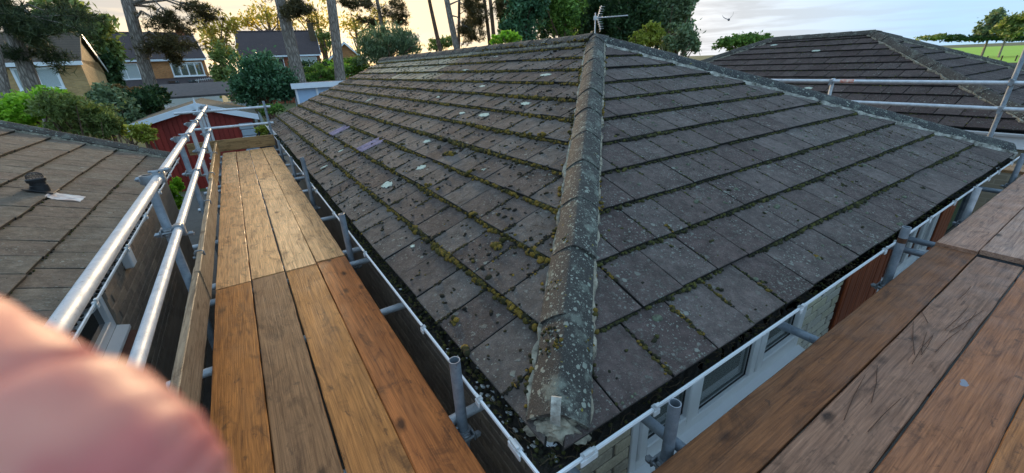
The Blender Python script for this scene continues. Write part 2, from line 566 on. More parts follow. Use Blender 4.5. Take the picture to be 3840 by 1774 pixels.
m_planks('cladding', lin(176, 92, 52), lin(128, 60, 32))
m_planks('shed_red', lin(150, 46, 34), lin(132, 38, 29))
m_planks('sleeper', lin(176, 190, 200), lin(150, 164, 176))


def m_leaf(name, dark, mid, light, trans=0.25, rough=0.55):
    g = G(name)
    r = g.island()
    p = g.pos()
    c = g.ramp(g.math('ADD', g.math('MULTIPLY', r, 0.6), g.math('MULTIPLY', g.noise(p, 0.8, 2), 0.4)), [(0.15, dark), (0.5, mid), (0.9, light)])
    g.bs(Base_Color=c, Roughness=rough)
    g.b.inputs['Specular IOR Level'].default_value = 0.3
    tl = g.node('BsdfTranslucent', {'Color': g.mix(1.0, c, (1.3, 1.35, 0.8, 1), 'MULTIPLY')})
    ms = g.node('MixShader', {0: trans, 1: g.b.outputs[0], 2: tl.outputs[0]})
    g.t.links.new(ms.outputs[0], g.out.inputs['Surface'])
    MAT[name] = g.m


m_leaf('leaf_laurel', lin(46, 73, 53), lin(73, 112, 79), lin(118, 157, 118), 0.2, 0.4)
m_leaf('leaf_green', lin(59, 86, 41), lin(99, 134, 61), lin(149, 181, 86), 0.3)
m_leaf('leaf_bright', lin(99, 145, 42), lin(145, 190, 58), lin(197, 227, 88), 0.35)
m_leaf('leaf_dark', lin(36, 56, 36), lin(56, 83, 51), lin(91, 118, 73), 0.2)
m_leaf('leaf_gold', lin(124, 118, 53), lin(179, 163, 79), lin(234, 209, 114), 0.45)
m_leaf('leaf_olive', lin(81, 96, 53), lin(118, 134, 77), lin(169, 177, 108), 0.3)
m_leaf('leaf_grey', lin(77, 94, 71), lin(114, 134, 101), lin(159, 174, 136), 0.3)
m_leaf('leaf_yellow', lin(96, 112, 36), lin(142, 150, 56), lin(182, 180, 90), 0.3)
m_leaf('needle_pine', lin(51, 49, 34), lin(86, 79, 49), lin(124, 108, 66), 0.15, 0.6)
m_leaf('needle_dark', lin(41, 51, 36), lin(66, 79, 51), lin(104, 112, 73), 0.15, 0.6)
m_leaf('leaf_brown', lin(91, 73, 46), lin(126, 101, 63), lin(163, 134, 86), 0.2)


def m_bark(name, c1, c2):
    g = G(name)
    p = g.pos()
    q = g.map(p, (1, 1, 0.22))
    d, c = g.vor(q, 13, 'DISTANCE_TO_EDGE')
    n = g.noise(q, 9, 6, 0.7)
    k = g.math('MULTIPLY', g.step(d, 0.0, 0.25), g.step(n, 0.25, 0.6))
    col = g.mix(k, c1, c2)
    g.bump(g.math('ADD', k, n), 0.9, 0.04)
    MAT[name] = g.bs(Base_Color=col, Roughness=0.95)


m_bark('bark_grey', lin(116, 105, 96), lin(192, 178, 166))
m_bark('bark_brown', lin(86, 68, 56), lin(156, 126, 104))


def m_ground(name, c1, c2, c3):
    g = G(name)
    p = g.pos()
    c = g.mix(g.step(g.noise(p, 0.35, 5, 0.6), 0.35, 0.65), c1, c2)
    c = g.mix(g.math('MULTIPLY', g.step(g.noise(p, 3.5, 5, 0.7), 0.5, 0.7), 0.6), c, c3)
    g.bump(g.noise(p, 12, 5, 0.7), 0.6, 0.03)
    MAT[name] = g.bs(Base_Color=c, Roughness=0.95)


m_ground('ground', lin(84, 92, 52), lin(70, 80, 44), lin(104, 100, 66))
m_ground('field', lin(140, 184, 48), lin(124, 168, 42), lin(158, 194, 66))
m_ground('yard', lin(104, 99, 93), lin(90, 86, 81), lin(74, 71, 67))

g = G('skin')
o = g.obj()
c = g.mix(g.step(g.noise(o, 75, 3), 0.35, 0.65), lin(226, 152, 130), lin(194, 112, 100))
c = g.mix(g.math('MULTIPLY', g.step(g.noise(o, 70, 3), 0.50, 0.72), 0.7), c, lin(200, 92, 92))
g.bump(g.math('ADD', g.noise(o, 900, 3), g.noise(o, 250, 2)), 0.25, 0.0006)
MAT['skin'] = g.bs(Base_Color=c, Roughness=0.5)
g.b.inputs['Subsurface Weight'].default_value = 0.2
g.b.inputs['Subsurface Radius'].default_value = (0.006, 0.0025, 0.0015)
g.b.inputs['Subsurface Scale'].default_value = 0.6

# ------------------------------------------------------------------ mesh helpers


def mesh(name, v, f, mat=None, smooth=False):
    me = bpy.data.meshes.new(name)
    me.from_pydata([tuple(map(float, p)) for p in v], [], [tuple(q) for q in f])
    if mat:
        me.materials.append(MAT[mat])
    if smooth:
        me.polygons.foreach_set('use_smooth', [True] * len(me.polygons))
    me.update()
    return me


def np_mesh(name, verts, nper, nverts_face, mat, smooth=False):
    """verts (N,3); faces consecutive groups of nverts_face"""
    me = bpy.data.meshes.new(name)
    n = len(verts)
    nf = n // nverts_face
    me.vertices.add(n)
    me.vertices.foreach_set('co', np.asarray(verts, np.float32).ravel())
    me.loops.add(n)
    me.loops.foreach_set('vertex_index', np.arange(n, dtype=np.int32))
    me.polygons.add(nf)
    me.polygons.foreach_set('loop_start', np.arange(nf, dtype=np.int32) * nverts_face)
    me.polygons.foreach_set('loop_total', np.full(nf, nverts_face, np.int32))
    me.materials.append(MAT[mat])
    me.update(calc_edges=True)
    return me


def np_mesh_idx(name, verts, faces, mat, smooth=True):
    me = bpy.data.meshes.new(name)
    faces = np.asarray(faces, np.int32)
    me.vertices.add(len(verts))
    me.vertices.foreach_set('co', np.asarray(verts, np.float32).ravel())
    nf, k = faces.shape
    me.loops.add(nf * k)
    me.loops.foreach_set('vertex_index', faces.ravel())
    me.polygons.add(nf)
    me.polygons.foreach_set('loop_start', np.arange(nf, dtype=np.int32) * k)
    me.polygons.foreach_set('loop_total', np.full(nf, k, np.int32))
    if smooth:
        me.polygons.foreach_set('use_smooth', np.ones(nf, bool))
    me.materials.append(MAT[mat])
    me.update(calc_edges=True)
    return me


def ob(name, me, parent=None, mw=None, label=None, cat=None, group=None, kind=None, color=None):
    o = bpy.data.objects.new(name, me)
    COL.objects.link(o)
    if parent is not None:
        o.parent = parent
    if mw is not None:
        o.matrix_basis = mw
    if label:
        o['label'] = label
    if cat:
        o['category'] = cat
    if group:
        o['group'] = group
    if kind:
        o['kind'] = kind
    if color:
        o.color = color
    return o


def thing(name, label, cat, group=None, loc=(0, 0, 0)):
    """an empty at the thing's base; child meshes are given in world coordinates and shifted"""
    return ob(name, None, None, Matrix.Translation(loc), label, cat, group)


class MB:
    def __init__(s):
        s.v = []
        s.f = []

    def add(s, v, f):
        b = len(s.v)
        s.v += [tuple(map(float, p)) for p in v]
        s.f += [tuple(i + b for i in q) for q in f]
        return s

    def box(s, x0, x1, y0, y1, z0, z1, M=None, c=0.0):
        if c > 0:
            return s.cbox(x0, x1, y0, y1, z0, z1, c, M)
        v = [(x, y, z) for z in (z0, z1) for y in (y0, y1) for x in (x0, x1)]
        if M is not None:
            v = [tuple(M @ Vector(p)) for p in v]
        return s.add(v, [(0, 2, 3, 1), (4, 5, 7, 6), (0, 1, 5, 4), (2, 6, 7, 3), (0, 4, 6, 2), (1, 3, 7, 5)])

    def cbox(s, x0, x1, y0, y1, z0, z1, c, M=None):
        bm = bmesh.new()
        bmesh.ops.create_cube(bm, size=1.0)
        for q in bm.verts:
            q.co = Vector(((x0 + x1) / 2 + q.co.x * (x1 - x0), (y0 + y1) / 2 + q.co.y * (y1 - y0), (z0 + z1) / 2 + q.co.z * (z1 - z0)))
        bmesh.ops.bevel(bm, geom=list(bm.edges), offset=c, segments=1, affect='EDGES', profile=0.5)
        bm.verts.index_update()
        v = [tuple((M @ q.co) if M is not None else q.co) for q in bm.verts]
        f = [tuple(q.index for q in fc.verts) for fc in bm.faces]
        bm.free()
        return s.add(v, f)

    def tube(s, p0, p1, r, n=16, hollow=0.0, r1=None):
        p0, p1 = Vector(p0), Vector(p1)
        d = (p1 - p0).normalized()
        a = d.orthogonal().normalized()
        b = d.cross(a)
        r1 = r if r1 is None else r1
        rings = [(p0, r), (p1, r1)]
        v, f = [], []
        if hollow:
            rings = [(p0, r - hollow), (p0, r), (p1, r1), (p1, r1 - hollow)]
        for p, q in rings:
            for i in range(n):
                t = 2 * math.pi * i / n
                v.append(p + a * (q * math.cos(t)) + b * (q * math.sin(t)))
        k = len(rings)
        for j in range(k - 1):
            for i in range(n):
                f.append((j * n + i, j * n + (i + 1) % n, (j + 1) * n + (i + 1) % n, (j + 1) * n + i))
        if hollow:
            for i in range(n):
                f.append(((k - 1) * n + i, (k - 1) * n + (i + 1) % n, (i + 1) % n, i))
        else:
            f.append(tuple(range(n - 1, -1, -1)))
            f.append(tuple(range(n, 2 * n)))
        return s.add(v, f)

    def path(s, pts, rad, n=8, cap=True):
        pts = [Vector(p) for p in pts]
        v, f = [], []
        up = None
        for i, p in enumerate(pts):
            d = (pts[min(i + 1, len(pts) - 1)] - pts[max(i - 1, 0)]).normalized()
            if up is None:
                up = d.orthogonal().normalized()
            a = (up - d * up.dot(d)).normalized()
            up = a
            b = d.cross(a)
            r = rad[i] if hasattr(rad, '__len__') else rad
            for k in range(n):
                t = 2 * math.pi * k / n
                v.append(p + a * (r * math.cos(t)) + b * (r * math.sin(t)))
        for j in range(len(pts) - 1):
            for i in range(n):
                f.append((j * n + i, j * n + (i + 1) % n, (j + 1) * n + (i + 1) % n, (j + 1) * n + i))
        if cap:
            f.append(tuple(range(n - 1, -1, -1)))
            f.append(tuple(range((len(pts) - 1) * n, len(pts) * n)))
        return s.add(v, f)

    def prism(s, poly, axis, a, b):
        """poly of 2-d points extruded along axis ('x','y','z') from a to b"""
        def mk(p, t):
            return {'x': (t, p[0], p[1]), 'y': (p[0], t, p[1]), 'z': (p[0], p[1], t)}[axis]
        n = len(poly)
        v = [mk(p, a) for p in poly] + [mk(p, b) for p in poly]
        f = [(i, (i + 1) % n, n + (i + 1) % n, n + i) for i in range(n)] + [tuple(range(n - 1, -1, -1)), tuple(range(n, 2 * n))]
        return s.add(v, f)

    def me(s, name, mat, smooth=False):
        me = mesh(name, s.v, s.f, mat, smooth)
        bm = bmesh.new()
        bm.from_mesh(me)
        bmesh.ops.recalc_face_normals(bm, faces=bm.faces)
        bm.to_mesh(me)
        bm.free()
        if smooth:
            me.polygons.foreach_set('use_smooth', [True] * len(me.polygons))
            try:
                me.set_sharp_from_angle(angle=math.radians(38))
            except Exception:
                pass
        return me

    def ob(s, name, mat, parent=None, smooth=False, **kw):
        return ob(name, s.me(name, mat, smooth), parent, **kw)


# unit lumps used for moss, cushions and debris
_bm = bmesh.new()
bmesh.ops.create_icosphere(_bm, subdivisions=2, radius=1.0)
_bm.verts.index_update()
ICO_V = np.array([tuple(q.co) for q in _bm.verts])
ICO_F = np.array([[q.index for q in fc.verts] for fc in _bm.faces])
_bm.free()
_bm = bmesh.new()
bmesh.ops.create_icosphere(_bm, subdivisions=1, radius=1.0)
_bm.verts.index_update()
IC1_V = np.array([tuple(q.co) for q in _bm.verts])
IC1_F = np.array([[q.index for q in fc.verts] for fc in _bm.faces])
_bm.free()


def lumps(P, S, jitter=0.25, basis=None, hi=False):
    """P (n,3) centres, S (n,3) radii; returns verts, faces"""
    V0, F0 = (ICO_V, ICO_F) if hi else (IC1_V, IC1_F)
    n = len(P)
    k = len(V0)
    j = 1 + RG.normal(0, jitter, (n, k, 1)).clip(-0.5, 0.5)
    V = V0[None] * j * S[:, None, :]
    if basis is not None:
        V = V @ basis
    V = V + P[:, None, :]
    F = F0[None] + (np.arange(n) * k)[:, None, None]
    return V.reshape(-1, 3), F.reshape(-1, 3)


def clip_poly(poly, fn):
    """keep the part of poly where fn(u,v)>=0 (linear)"""
    res = []
    n = len(poly)
    for i in range(n):
        a, b = poly[i], poly[(i + 1) % n]
        fa, fb = fn(*a), fn(*b)
        if fa >= 0:
            res.append(a)
        if (fa >= 0) != (fb >= 0):
            t = fa / (fa - fb)
            res.append((a[0] + (b[0] - a[0]) * t, a[1] + (b[1] - a[1]) * t))
    return res


GAUGE, COVER = 0.32, 0.30
TH = math.radians(22.5)
CT, ST = math.cos(TH), math.sin(TH)


class Slope:
    """a tiled roof plane: O eave start, U along the eave, INW horizontal direction up-slope"""

    def __init__(s, O, U, INW, clips=(), umax=10.0, rows=12, vmax=3.7):
        s.O = np.array(O, float)
        s.U = np.array(U, float)
        s.W = np.array(INW, float) * CT + np.array([0, 0, ST])
        s.Nn = np.cross(s.U, s.W)
        if s.Nn[2] < 0:
            s.Nn = -s.Nn
        s.clips = clips
        s.umax, s.rows, s.vmax = umax, rows, vmax

    def P(s, u, v, n=0.0):
        return s.O + s.U * u + s.W * v + s.Nn * n

    def top(s, v):
        """tile surface height over the slope plane at distance v"""
        r = v / GAUGE
        fr = r - math.floor(r)
        return 0.026 * (1 - fr) + 0.024

    def inside(s, u, v, m=0.0):
        return 0 <= u <= s.umax and v <= s.vmax and all(c(u, v) >= m for c in s.clips)

    def tiles(s, rng):
        res = []
        for r in range(s.rows):
            v0 = r * GAUGE
            off = 0.0 if r % 2 == 0 else COVER / 2
            c0 = -1
            for c in range(c0, int(s.umax / COVER) + 2):
                u0 = c * COVER + off
                du = rng.uniform(-0.003, 0.003)
                dv = rng.uniform(-0.005, 0.005)
                rot = rng.uniform(-0.005, 0.005)
                ex = min(GAUGE + 0.045, s.vmax - v0)
                if ex < 0.06:
                    continue
                poly = [(u0 + 0.0045, v0), (u0 + COVER - 0.0045, v0), (u0 + COVER - 0.0045, v0 + ex), (u0 + 0.0045, v0 + ex)]
                poly = [(p[0] + du - rot * (p[1] - v0), p[1] + dv + rot * (p[0] - u0)) for p in poly]
                poly = clip_poly(poly, lambda u, v: u)
                if len(poly) >= 3:
                    poly = clip_poly(poly, lambda u, v: s.umax - u)
                for cfn in s.clips:
                    if len(poly) >= 3:
                        poly = clip_poly(poly, cfn)
                if len(poly) < 3:
                    continue
                # drop degenerate slivers
                A = 0.5 * abs(sum(poly[i][0] * poly[(i + 1) % len(poly)][1] - poly[(i + 1) % len(poly)][0] * poly[i][1] for i in range(len(poly))))
                if A < 0.003:
                    continue
                res.append((r, c, u0, v0, poly, rng.uniform(-0.0025, 0.0035)))
        return res

    def tile_geo(s, t):
        r, c, u0, v0, poly, lift = t
        nn = len(poly)
        v = []
        cu = sum(p[0] for p in poly) / nn
        cv = sum(p[1] for p in poly) / nn

        def h(p):
            return 0.026 * (1 - (p[1] - v0) / GAUGE) + lift * (1 - (p[1] - v0) / GAUGE)
        e = 0.0035
        for p in poly:
            v.append(s.P(p[0], p[1], h(p)))
        for p in poly:
            v.append(s.P(p[0], p[1], h(p) + 0.024 - e))
        for p in poly:
            du, dv = cu - p[0], cv - p[1]
            L = math.hypot(du, dv)
            q = (p[0] + du / L * e * 1.4, p[1] + dv / L * e * 1.4)
            v.append(s.P(q[0], q[1], h(q) + 0.024))
        f = [tuple(range(nn - 1, -1, -1)), tuple(range(2 * nn, 3 * nn))]
        for k in (0, 1):
            for i in range(nn):
                f.append((k * nn + i, k * nn + (i + 1) % nn, (k + 1) * nn + (i + 1) % nn, (k + 1) * nn + i))
        return v, f


def tile_slopes(slopes, mats, limit, house, special=None):
    """slopes: list of (Slope, part). The tiles that show largest become objects, the rest one joined part each."""
    rng = random.Random(5)
    allt = []
    for i, (s, part) in enumerate(slopes):
        for t in s.tiles(rng):
            cu = sum(p[0] for p in t[4]) / len(t[4])
            cv = sum(p[1] for p in t[4]) / len(t[4])
            p = s.P(cu, cv)
            d = p - CAM
            dd = float(np.linalg.norm(d))
            # apparent size: area facing the camera
            face = max(0.02, -float(d @ s.Nn) / dd)
            inview = 1.0
            c = (float(d @ RIGHT), float(d @ UP), float(d @ FWD))
            if c[2] < 0.1 or abs(c[0] / c[2]) > 1.3 or abs(c[1] / c[2]) > 0.62:
                inview = 0.05
            allt.append((-(face / dd ** 2) * inview, i, t))
    allt.sort(key=lambda q: q[0])
    rest = {}
    for k, (_, i, t) in enumerate(allt):
        s, part = slopes[i]
        v, f = s.tile_geo(t)
        mt = mats[i]
        if special:
            mt2 = special(i, t)
            if mt2 is False:
                continue
            mt = mt2 or mt
        if k < limit:
            c = np.mean(np.array(v), axis=0)
            me = mesh('tile', np.array(v) - c, f, mt)
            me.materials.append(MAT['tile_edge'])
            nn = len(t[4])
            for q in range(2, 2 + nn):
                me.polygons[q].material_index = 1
            ob('tile', me, part, Matrix.Translation(c))
        else:
            mb_ = rest.setdefault((i, mt), (MB(), []))
            mb_[0].add(v, f)
            nn = len(t[4])
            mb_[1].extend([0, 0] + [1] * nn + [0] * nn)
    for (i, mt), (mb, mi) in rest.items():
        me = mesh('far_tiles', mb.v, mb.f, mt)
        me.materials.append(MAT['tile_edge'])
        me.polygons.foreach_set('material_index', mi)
        ob('far_tiles', me, slopes[i][1], kind='stuff')


def cap_run(p0, p1, step, half, drop, rise, mat, name, parent, start=0.0, thick=0.016, seed=1, up=(0, 0, 1), jit=0.006, arch=True):
    """run of ridge or hip tiles from p0 to p1, each an object; cross-section a softened angle"""
    p0, p1 = np.array(p0, float), np.array(p1, float)
    L = np.linalg.norm(p1 - p0)
    d = (p1 - p0) / L
    side = np.cross(d, up)
    side /= np.linalg.norm(side)
    n = np.cross(side, d)
    rng = random.Random(seed)
    ss = np.linspace(-1, 1, 15)

    def prof(t, k):
        a = abs(t)
        if arch:
            h = rise - (drop) * (0.62 * a ** 1.25 + 0.38 * a ** 2.2)
        else:
            h = rise - drop * a
        return t * half * k, h
    t0 = start
    res = []
    while t0 < L - 0.05:
        t1 = min(t0 + step + 0.03, L)
        V, F = [], []
        off = rng.uniform(-jit, jit)
        offn = rng.uniform(0, jit)
        segs = 5
        for j in range(segs + 1):
            q = j / segs
            t = t0 + (t1 - t0) * q
            lift = 0.008 * (1 - q)
            k = 1.0 + 0.02 * (1 - q)
            for layer in (0, 1):
                for x in ss:
                    a, h = prof(x, k)
                    if layer:
                        h -= thick
                        a *= 0.97
                    P_ = p0 + d * t + side * (a + off) + n * (h + lift + offn)
                    V.append(P_)
        m = len(ss)
        row = 2 * m
        for j in range(segs):
            for i in range(m - 1):
                a = j * row + i
                F.append((a, a + 1, a + row + 1, a + row))
                b = a + m
                F.append((b, b + row, b + row + 1, b + 1))
            for i in (0, m - 1):
                a = j * row + i
                F.append((a, a + row, a + row + m, a + m))
        for j in (0, segs):
            for i in range(m - 1):
                a = j * row + i
                F.append((a, a + m, a + m + 1, a + 1))
        V = np.array(V)
        c = V.mean(0)
        mb = MB().add(V - c, F)
        res.append(ob(name, mb.me(name, mat, True), parent, Matrix.Translation(c)))
        t0 += step
    return res


def strip_mortar(p0, p1, off_side, half, drop, width, mat, parent, seed=3, rough=0.012, up=(0, 0, 1), name='bedding_mortar', lo=-0.05):
    """irregular bedding mortar along one edge of a hip or ridge"""
    rng = np.random.default_rng(seed)
    p0, p1 = np.array(p0, float), np.array(p1, float)
    L = np.linalg.norm(p1 - p0)
    d = (p1 - p0) / L
    side = np.cross(d, up)
    side /= np.linalg.norm(side)
    n = np.cross(side, d)
    k = int(L / 0.03)
    V, F = [], []
    w1 = np.convolve(rng.normal(0, rough, k + 9), np.ones(3) / 3, 'same')
    w2 = np.convolve(rng.normal(0, rough, k + 9), np.ones(3) / 3, 'same')
    for i in range(k + 1):
        t = L * i / k
        a = half * 0.93
        b = half + width + w1[i]
        for (x, h) in ((a, drop - 0.002), (b, drop + w2[i] * 0.5), (b + 0.006, lo)):
            V.append(p0 + d * t + side * (off_side * x) + n * h)
    for i in range(k):
        for j in (0, 1):
            q = i * 3 + j
            F.append((q, q + 1, q + 4, q + 3))
    return MB().add(V, F).ob(name, mat, parent)


# ================================================================== SETTING
GZ = -2.05
mb = MB()
mb.add([(-900, -900, GZ), (900, -900, GZ), (900, 900, GZ), (-900, 900, GZ)], [(0, 1, 2, 3)])
mb.ob('ground', 'ground', kind='structure')
mb = MB()
mb.add([(-3.2, -6, GZ + .004), (11, -6, GZ + .004), (11, 16.5, GZ + .004), (-3.2, 16.5, GZ + .004)], [(0, 1, 2, 3)])
mb.ob('yard_paving', 'yard', kind='structure')
# meadow east of the houses
fp = []
for (px, D) in ((3420, 62), (4300, 62), (4300, 420), (3300, 420)):
    p = at(px, 400, D)
    fp.append((p[0], p[1], GZ + 0.01))
MB().add(fp, [(0, 1, 2, 3)]).ob('field', 'field', kind='structure')
# ================================================================== OUR BUNGALOW
RZ = 0.20
EX, EY = 0.600, 0.755          # eave corner (tile edge)
HALF = 3.42
WID = 2 * HALF
LEN = 12.45
AP = np.array([EX + HALF, EY + HALF, RZ + HALF * ST / CT])
RE = np.array([EX + HALF, EY + LEN, AP[2]])

house = thing('bungalow', 'mossy hip roofed bungalow in the middle, wrapped by the scaffold boards', 'bungalow')


def slope_slab(name, pts, mat, parent, t=0.05):
    pts = [np.array(p, float) for p in pts]
    n = np.cross(pts[1] - pts[0], pts[2] - pts[0])
    n /= np.linalg.norm(n)
    if n[2] < 0:
        n = -n
    k = len(pts)
    V = [p - n * 0.004 for p in pts] + [p - n * t for p in pts]
    F = [tuple(range(k)), tuple(range(2 * k - 1, k - 1, -1))] + [(i, k + i, k + (i + 1) % k, (i + 1) % k) for i in range(k)]
    return MB().add(V, F).ob(name, mat, parent)


def eave(x, y):
    return np.array([x, y, RZ])


partL = slope_slab('roof_slope', [eave(EX + .05, EY + .05), eave(EX + .05, EY + LEN), RE, AP], 'underlay', house)
partR = slope_slab('roof_slope', [eave(EX + .05, EY + .05), AP, eave(EX + WID - .05, EY + .05)], 'underlay', house)
slope_slab('roof_slope', [eave(EX + WID, EY), AP, RE, eave(EX + WID, EY + LEN)], 'tile_right', house)

SL = Slope((EX, EY, RZ), (0, 1, 0), (1, 0, 0), (lambda u, v: u - v * CT - 0.03,), LEN, 12, HALF / CT - 0.02)
SR = Slope((EX, EY, RZ), (1, 0, 0), (0, 1, 0), (lambda u, v: u - v * CT - 0.03, lambda u, v: WID - u - v * CT - 0.03), WID, 12, HALF / CT - 0.02)

LILAC = []


def special_main(i, t):
    r, c, u0, v0, poly, lift = t
    if i == 0:
        if r == 2 and (abs(u0 - 4.4) < 0.15 or abs(u0 - 6.15) < 0.15):
            LILAC.append((u0, v0))
            return False
        if r >= 9 and u0 > 6.3 + (11 - r) * 0.15 and not (r == 9 and u0 > 11.6):
            return 'tile_new'
        if r == 8 and 6.2 < u0 < 8.6:
            return 'tile_new'
    return None


tile_slopes([(SL, partL), (SR, partR)], ['tile_left', 'tile_right'], 300, house, special_main)

# two lilac replacement tiles with ribs
for (u0, v0) in LILAC:
    mb = MB()

    def lil(u, v, n):
        return SL.P(u0 + u, v0 + v, n)
    prof = []
    nseg = 24
    for k in range(nseg + 1):
        u = 0.006 + 0.288 * k / nseg
        q = (u / 0.288)
        n = 0.05 + (0.020 * max(0, math.sin(q * math.pi * 3.0)) if (q < 0.34 or q > 0.66) else 0.004 * math.sin(q * math.pi * 24))
        prof.append((u, n))
    V, F = [], []
    for v_ in (-0.006, 0.335):
        for (u, n) in prof:
            V.append(lil(u, v_, n - 0.026 * (v_ / GAUGE)))
        for (u, n) in prof:
            V.append(lil(u, v_, n - 0.022 - 0.026 * (v_ / GAUGE)))
    m = nseg + 1
    for k in range(nseg):
        F += [(k, k + 1, 2 * m + k + 1, 2 * m + k), (m + k, 3 * m + k, 3 * m + k + 1, m + k + 1), (k, m + k, m + k + 1, k + 1)]
    F += [(0, 2 * m, 3 * m, m), (m - 1, 2 * m - 1, 4 * m - 1, 3 * m - 1)]
    V = np.array(V)
    c = V.mean(0)
    o = MB().add(V - c, F).ob('tile', 'tile_lilac', partL, mw=Matrix.Translation(c))
    o['label'] = 'ribbed lilac replacement tile'

# ridge, hips and their mortar
hip0 = np.array([EX, EY, RZ])
hd = (AP - hip0) / np.linalg.norm(AP - hip0)
hips = cap_run(hip0 + hd * 0.10, AP + hd * 0.05, 0.437, 0.110, 0.080, 0.102, 'hip_near', 'hip_tile', house, seed=2)
strip_mortar(hip0 + hd * 0.12, AP, 1, 0.110, 0.026, 0.010, 'mortar', house, seed=4)
strip_mortar(hip0 + hd * 0.12, AP, -1, 0.110, 0.026, 0.010, 'mortar', house, seed=5)
hip1 = np.array([EX + WID, EY, RZ])
hd1 = (AP - hip1) / np.linalg.norm(AP - hip1)
cap_run(hip1 + hd1 * 0.10, AP, 0.437, 0.112, 0.082, 0.102, 'hip_far', 'hip_tile', house, seed=8)
strip_mortar(hip1 + hd1 * 0.12, AP, -1, 0.112, 0.024, 0.035, 'mortar_white', house, seed=6, rough=0.02)
strip_mortar(hip1 + hd1 * 0.12, AP, 1, 0.112, 0.024, 0.035, 'mortar_white', house, seed=7, rough=0.02)
cap_run(AP + np.array([0, .05, 0]), RE + np.array([0, .1, 0]), 0.44, 0.118, 0.090, 0.110, 'hip_neighbour', 'ridge_tile', house, seed=12)
strip_mortar(AP + np.array([0, .05, 0]), RE, -1, 0.118, 0.018, 0.025, 'mortar', house, seed=9)
strip_mortar(AP + np.array([0, .05, 0]), RE, 1, 0.118, 0.018, 0.025, 'mortar', house, seed=10)

# mortar plug under the foot of the hip, with the hip iron
bm = bmesh.new()
bmesh.ops.create_icosphere(bm, subdivisions=4, radius=1.0)
rr = np.random.default_rng(3)
from mathutils import noise as mnoise
sd_ = np.array([hd[0], hd[1], 0]) / math.hypot(hd[0], hd[1])
lat = np.array([-sd_[1], sd_[0], 0])
cen = hip0 + sd_ * 0.105 + np.array([0, 0, 0.052])
for q in bm.verts:
    p = q.co.copy()
    k = 1 + 0.34 * mnoise.noise(p * 2.6) + 0.22 * mnoise.noise(p * 7.0) + 0.10 * mnoise.noise(p * 19)
    p = p * k
    w_ = cen + lat * (p.x * 0.105) + sd_ * (p.y * 0.06) + np.array([0, 0, p.z * 0.056 - abs(p.x) * 0.04])
    q.co = Vector(w_)
me = bpy.data.meshes.new('mortar_plug')
bm.to_mesh(me)
bm.free()
me.materials.append(MAT['mortar'])
ob('mortar_plug', me, house)
# hip iron: a strap lying down the plug and turned up at the end
mb = MB()
pts = []
b0 = hip0 + np.array([0, 0, 0.0])
for (t, h) in ((0.30, 0.105), (0.20, 0.10), (0.105, 0.085), (0.075, 0.07), (0.062, 0.085), (0.064, 0.13), (0.078, 0.165), (0.094, 0.176), (0.104, 0.168)):
    pts.append((t, h))
V, F = [], []
for i, (t, h) in enumerate(pts):
    a = pts[max(i - 1, 0)]
    b = pts[min(i + 1, len(pts) - 1)]
    dx, dz = b[0] - a[0], b[1] - a[1]
    L = math.hypot(dx, dz)
    nx, nz = -dz / L * 0.004, dx / L * 0.004
    for s_ in (-1, 1):
        for w_ in (-0.017, 0.017):
            V.append(b0 + sd_ * (t + nx * s_) + lat * w_ + np.array([0, 0, h + nz * s_]))
for i in range(len(pts) - 1):
    a = i * 4
    F += [(a, a + 1, a + 5, a + 4), (a + 2, a + 6, a + 7, a + 3), (a, a + 4, a + 6, a + 2), (a + 1, a + 3, a + 7, a + 5)]
F += [(0, 2, 3, 1), (len(V) - 4, len(V) - 3, len(V) - 1, len(V) - 2)]
mb.add(V, F).ob('hip_iron', 'mortar_white', house, label='pale hip iron turned up at the foot of the hip')


# ---- moss, lichen cushions and lichen patches
class Val:
    def __init__(s, seed, n=64):
        s.g = np.random.default_rng(seed).random((n, n))
        s.n = n

    def __call__(s, x, y):
        x = np.asarray(x) % (s.n - 1)
        y = np.asarray(y) % (s.n - 1)
        i, j = x.astype(int), y.astype(int)
        fx, fy = x - i, y - j
        fx = fx * fx * (3 - 2 * fx)
        fy = fy * fy * (3 - 2 * fy)
        g = s.g
        return (g[i, j] * (1 - fx) * (1 - fy) + g[i + 1, j] * fx * (1 - fy) + g[i, j + 1] * (1 - fx) * fy + g[i + 1, j + 1] * fx * fy)


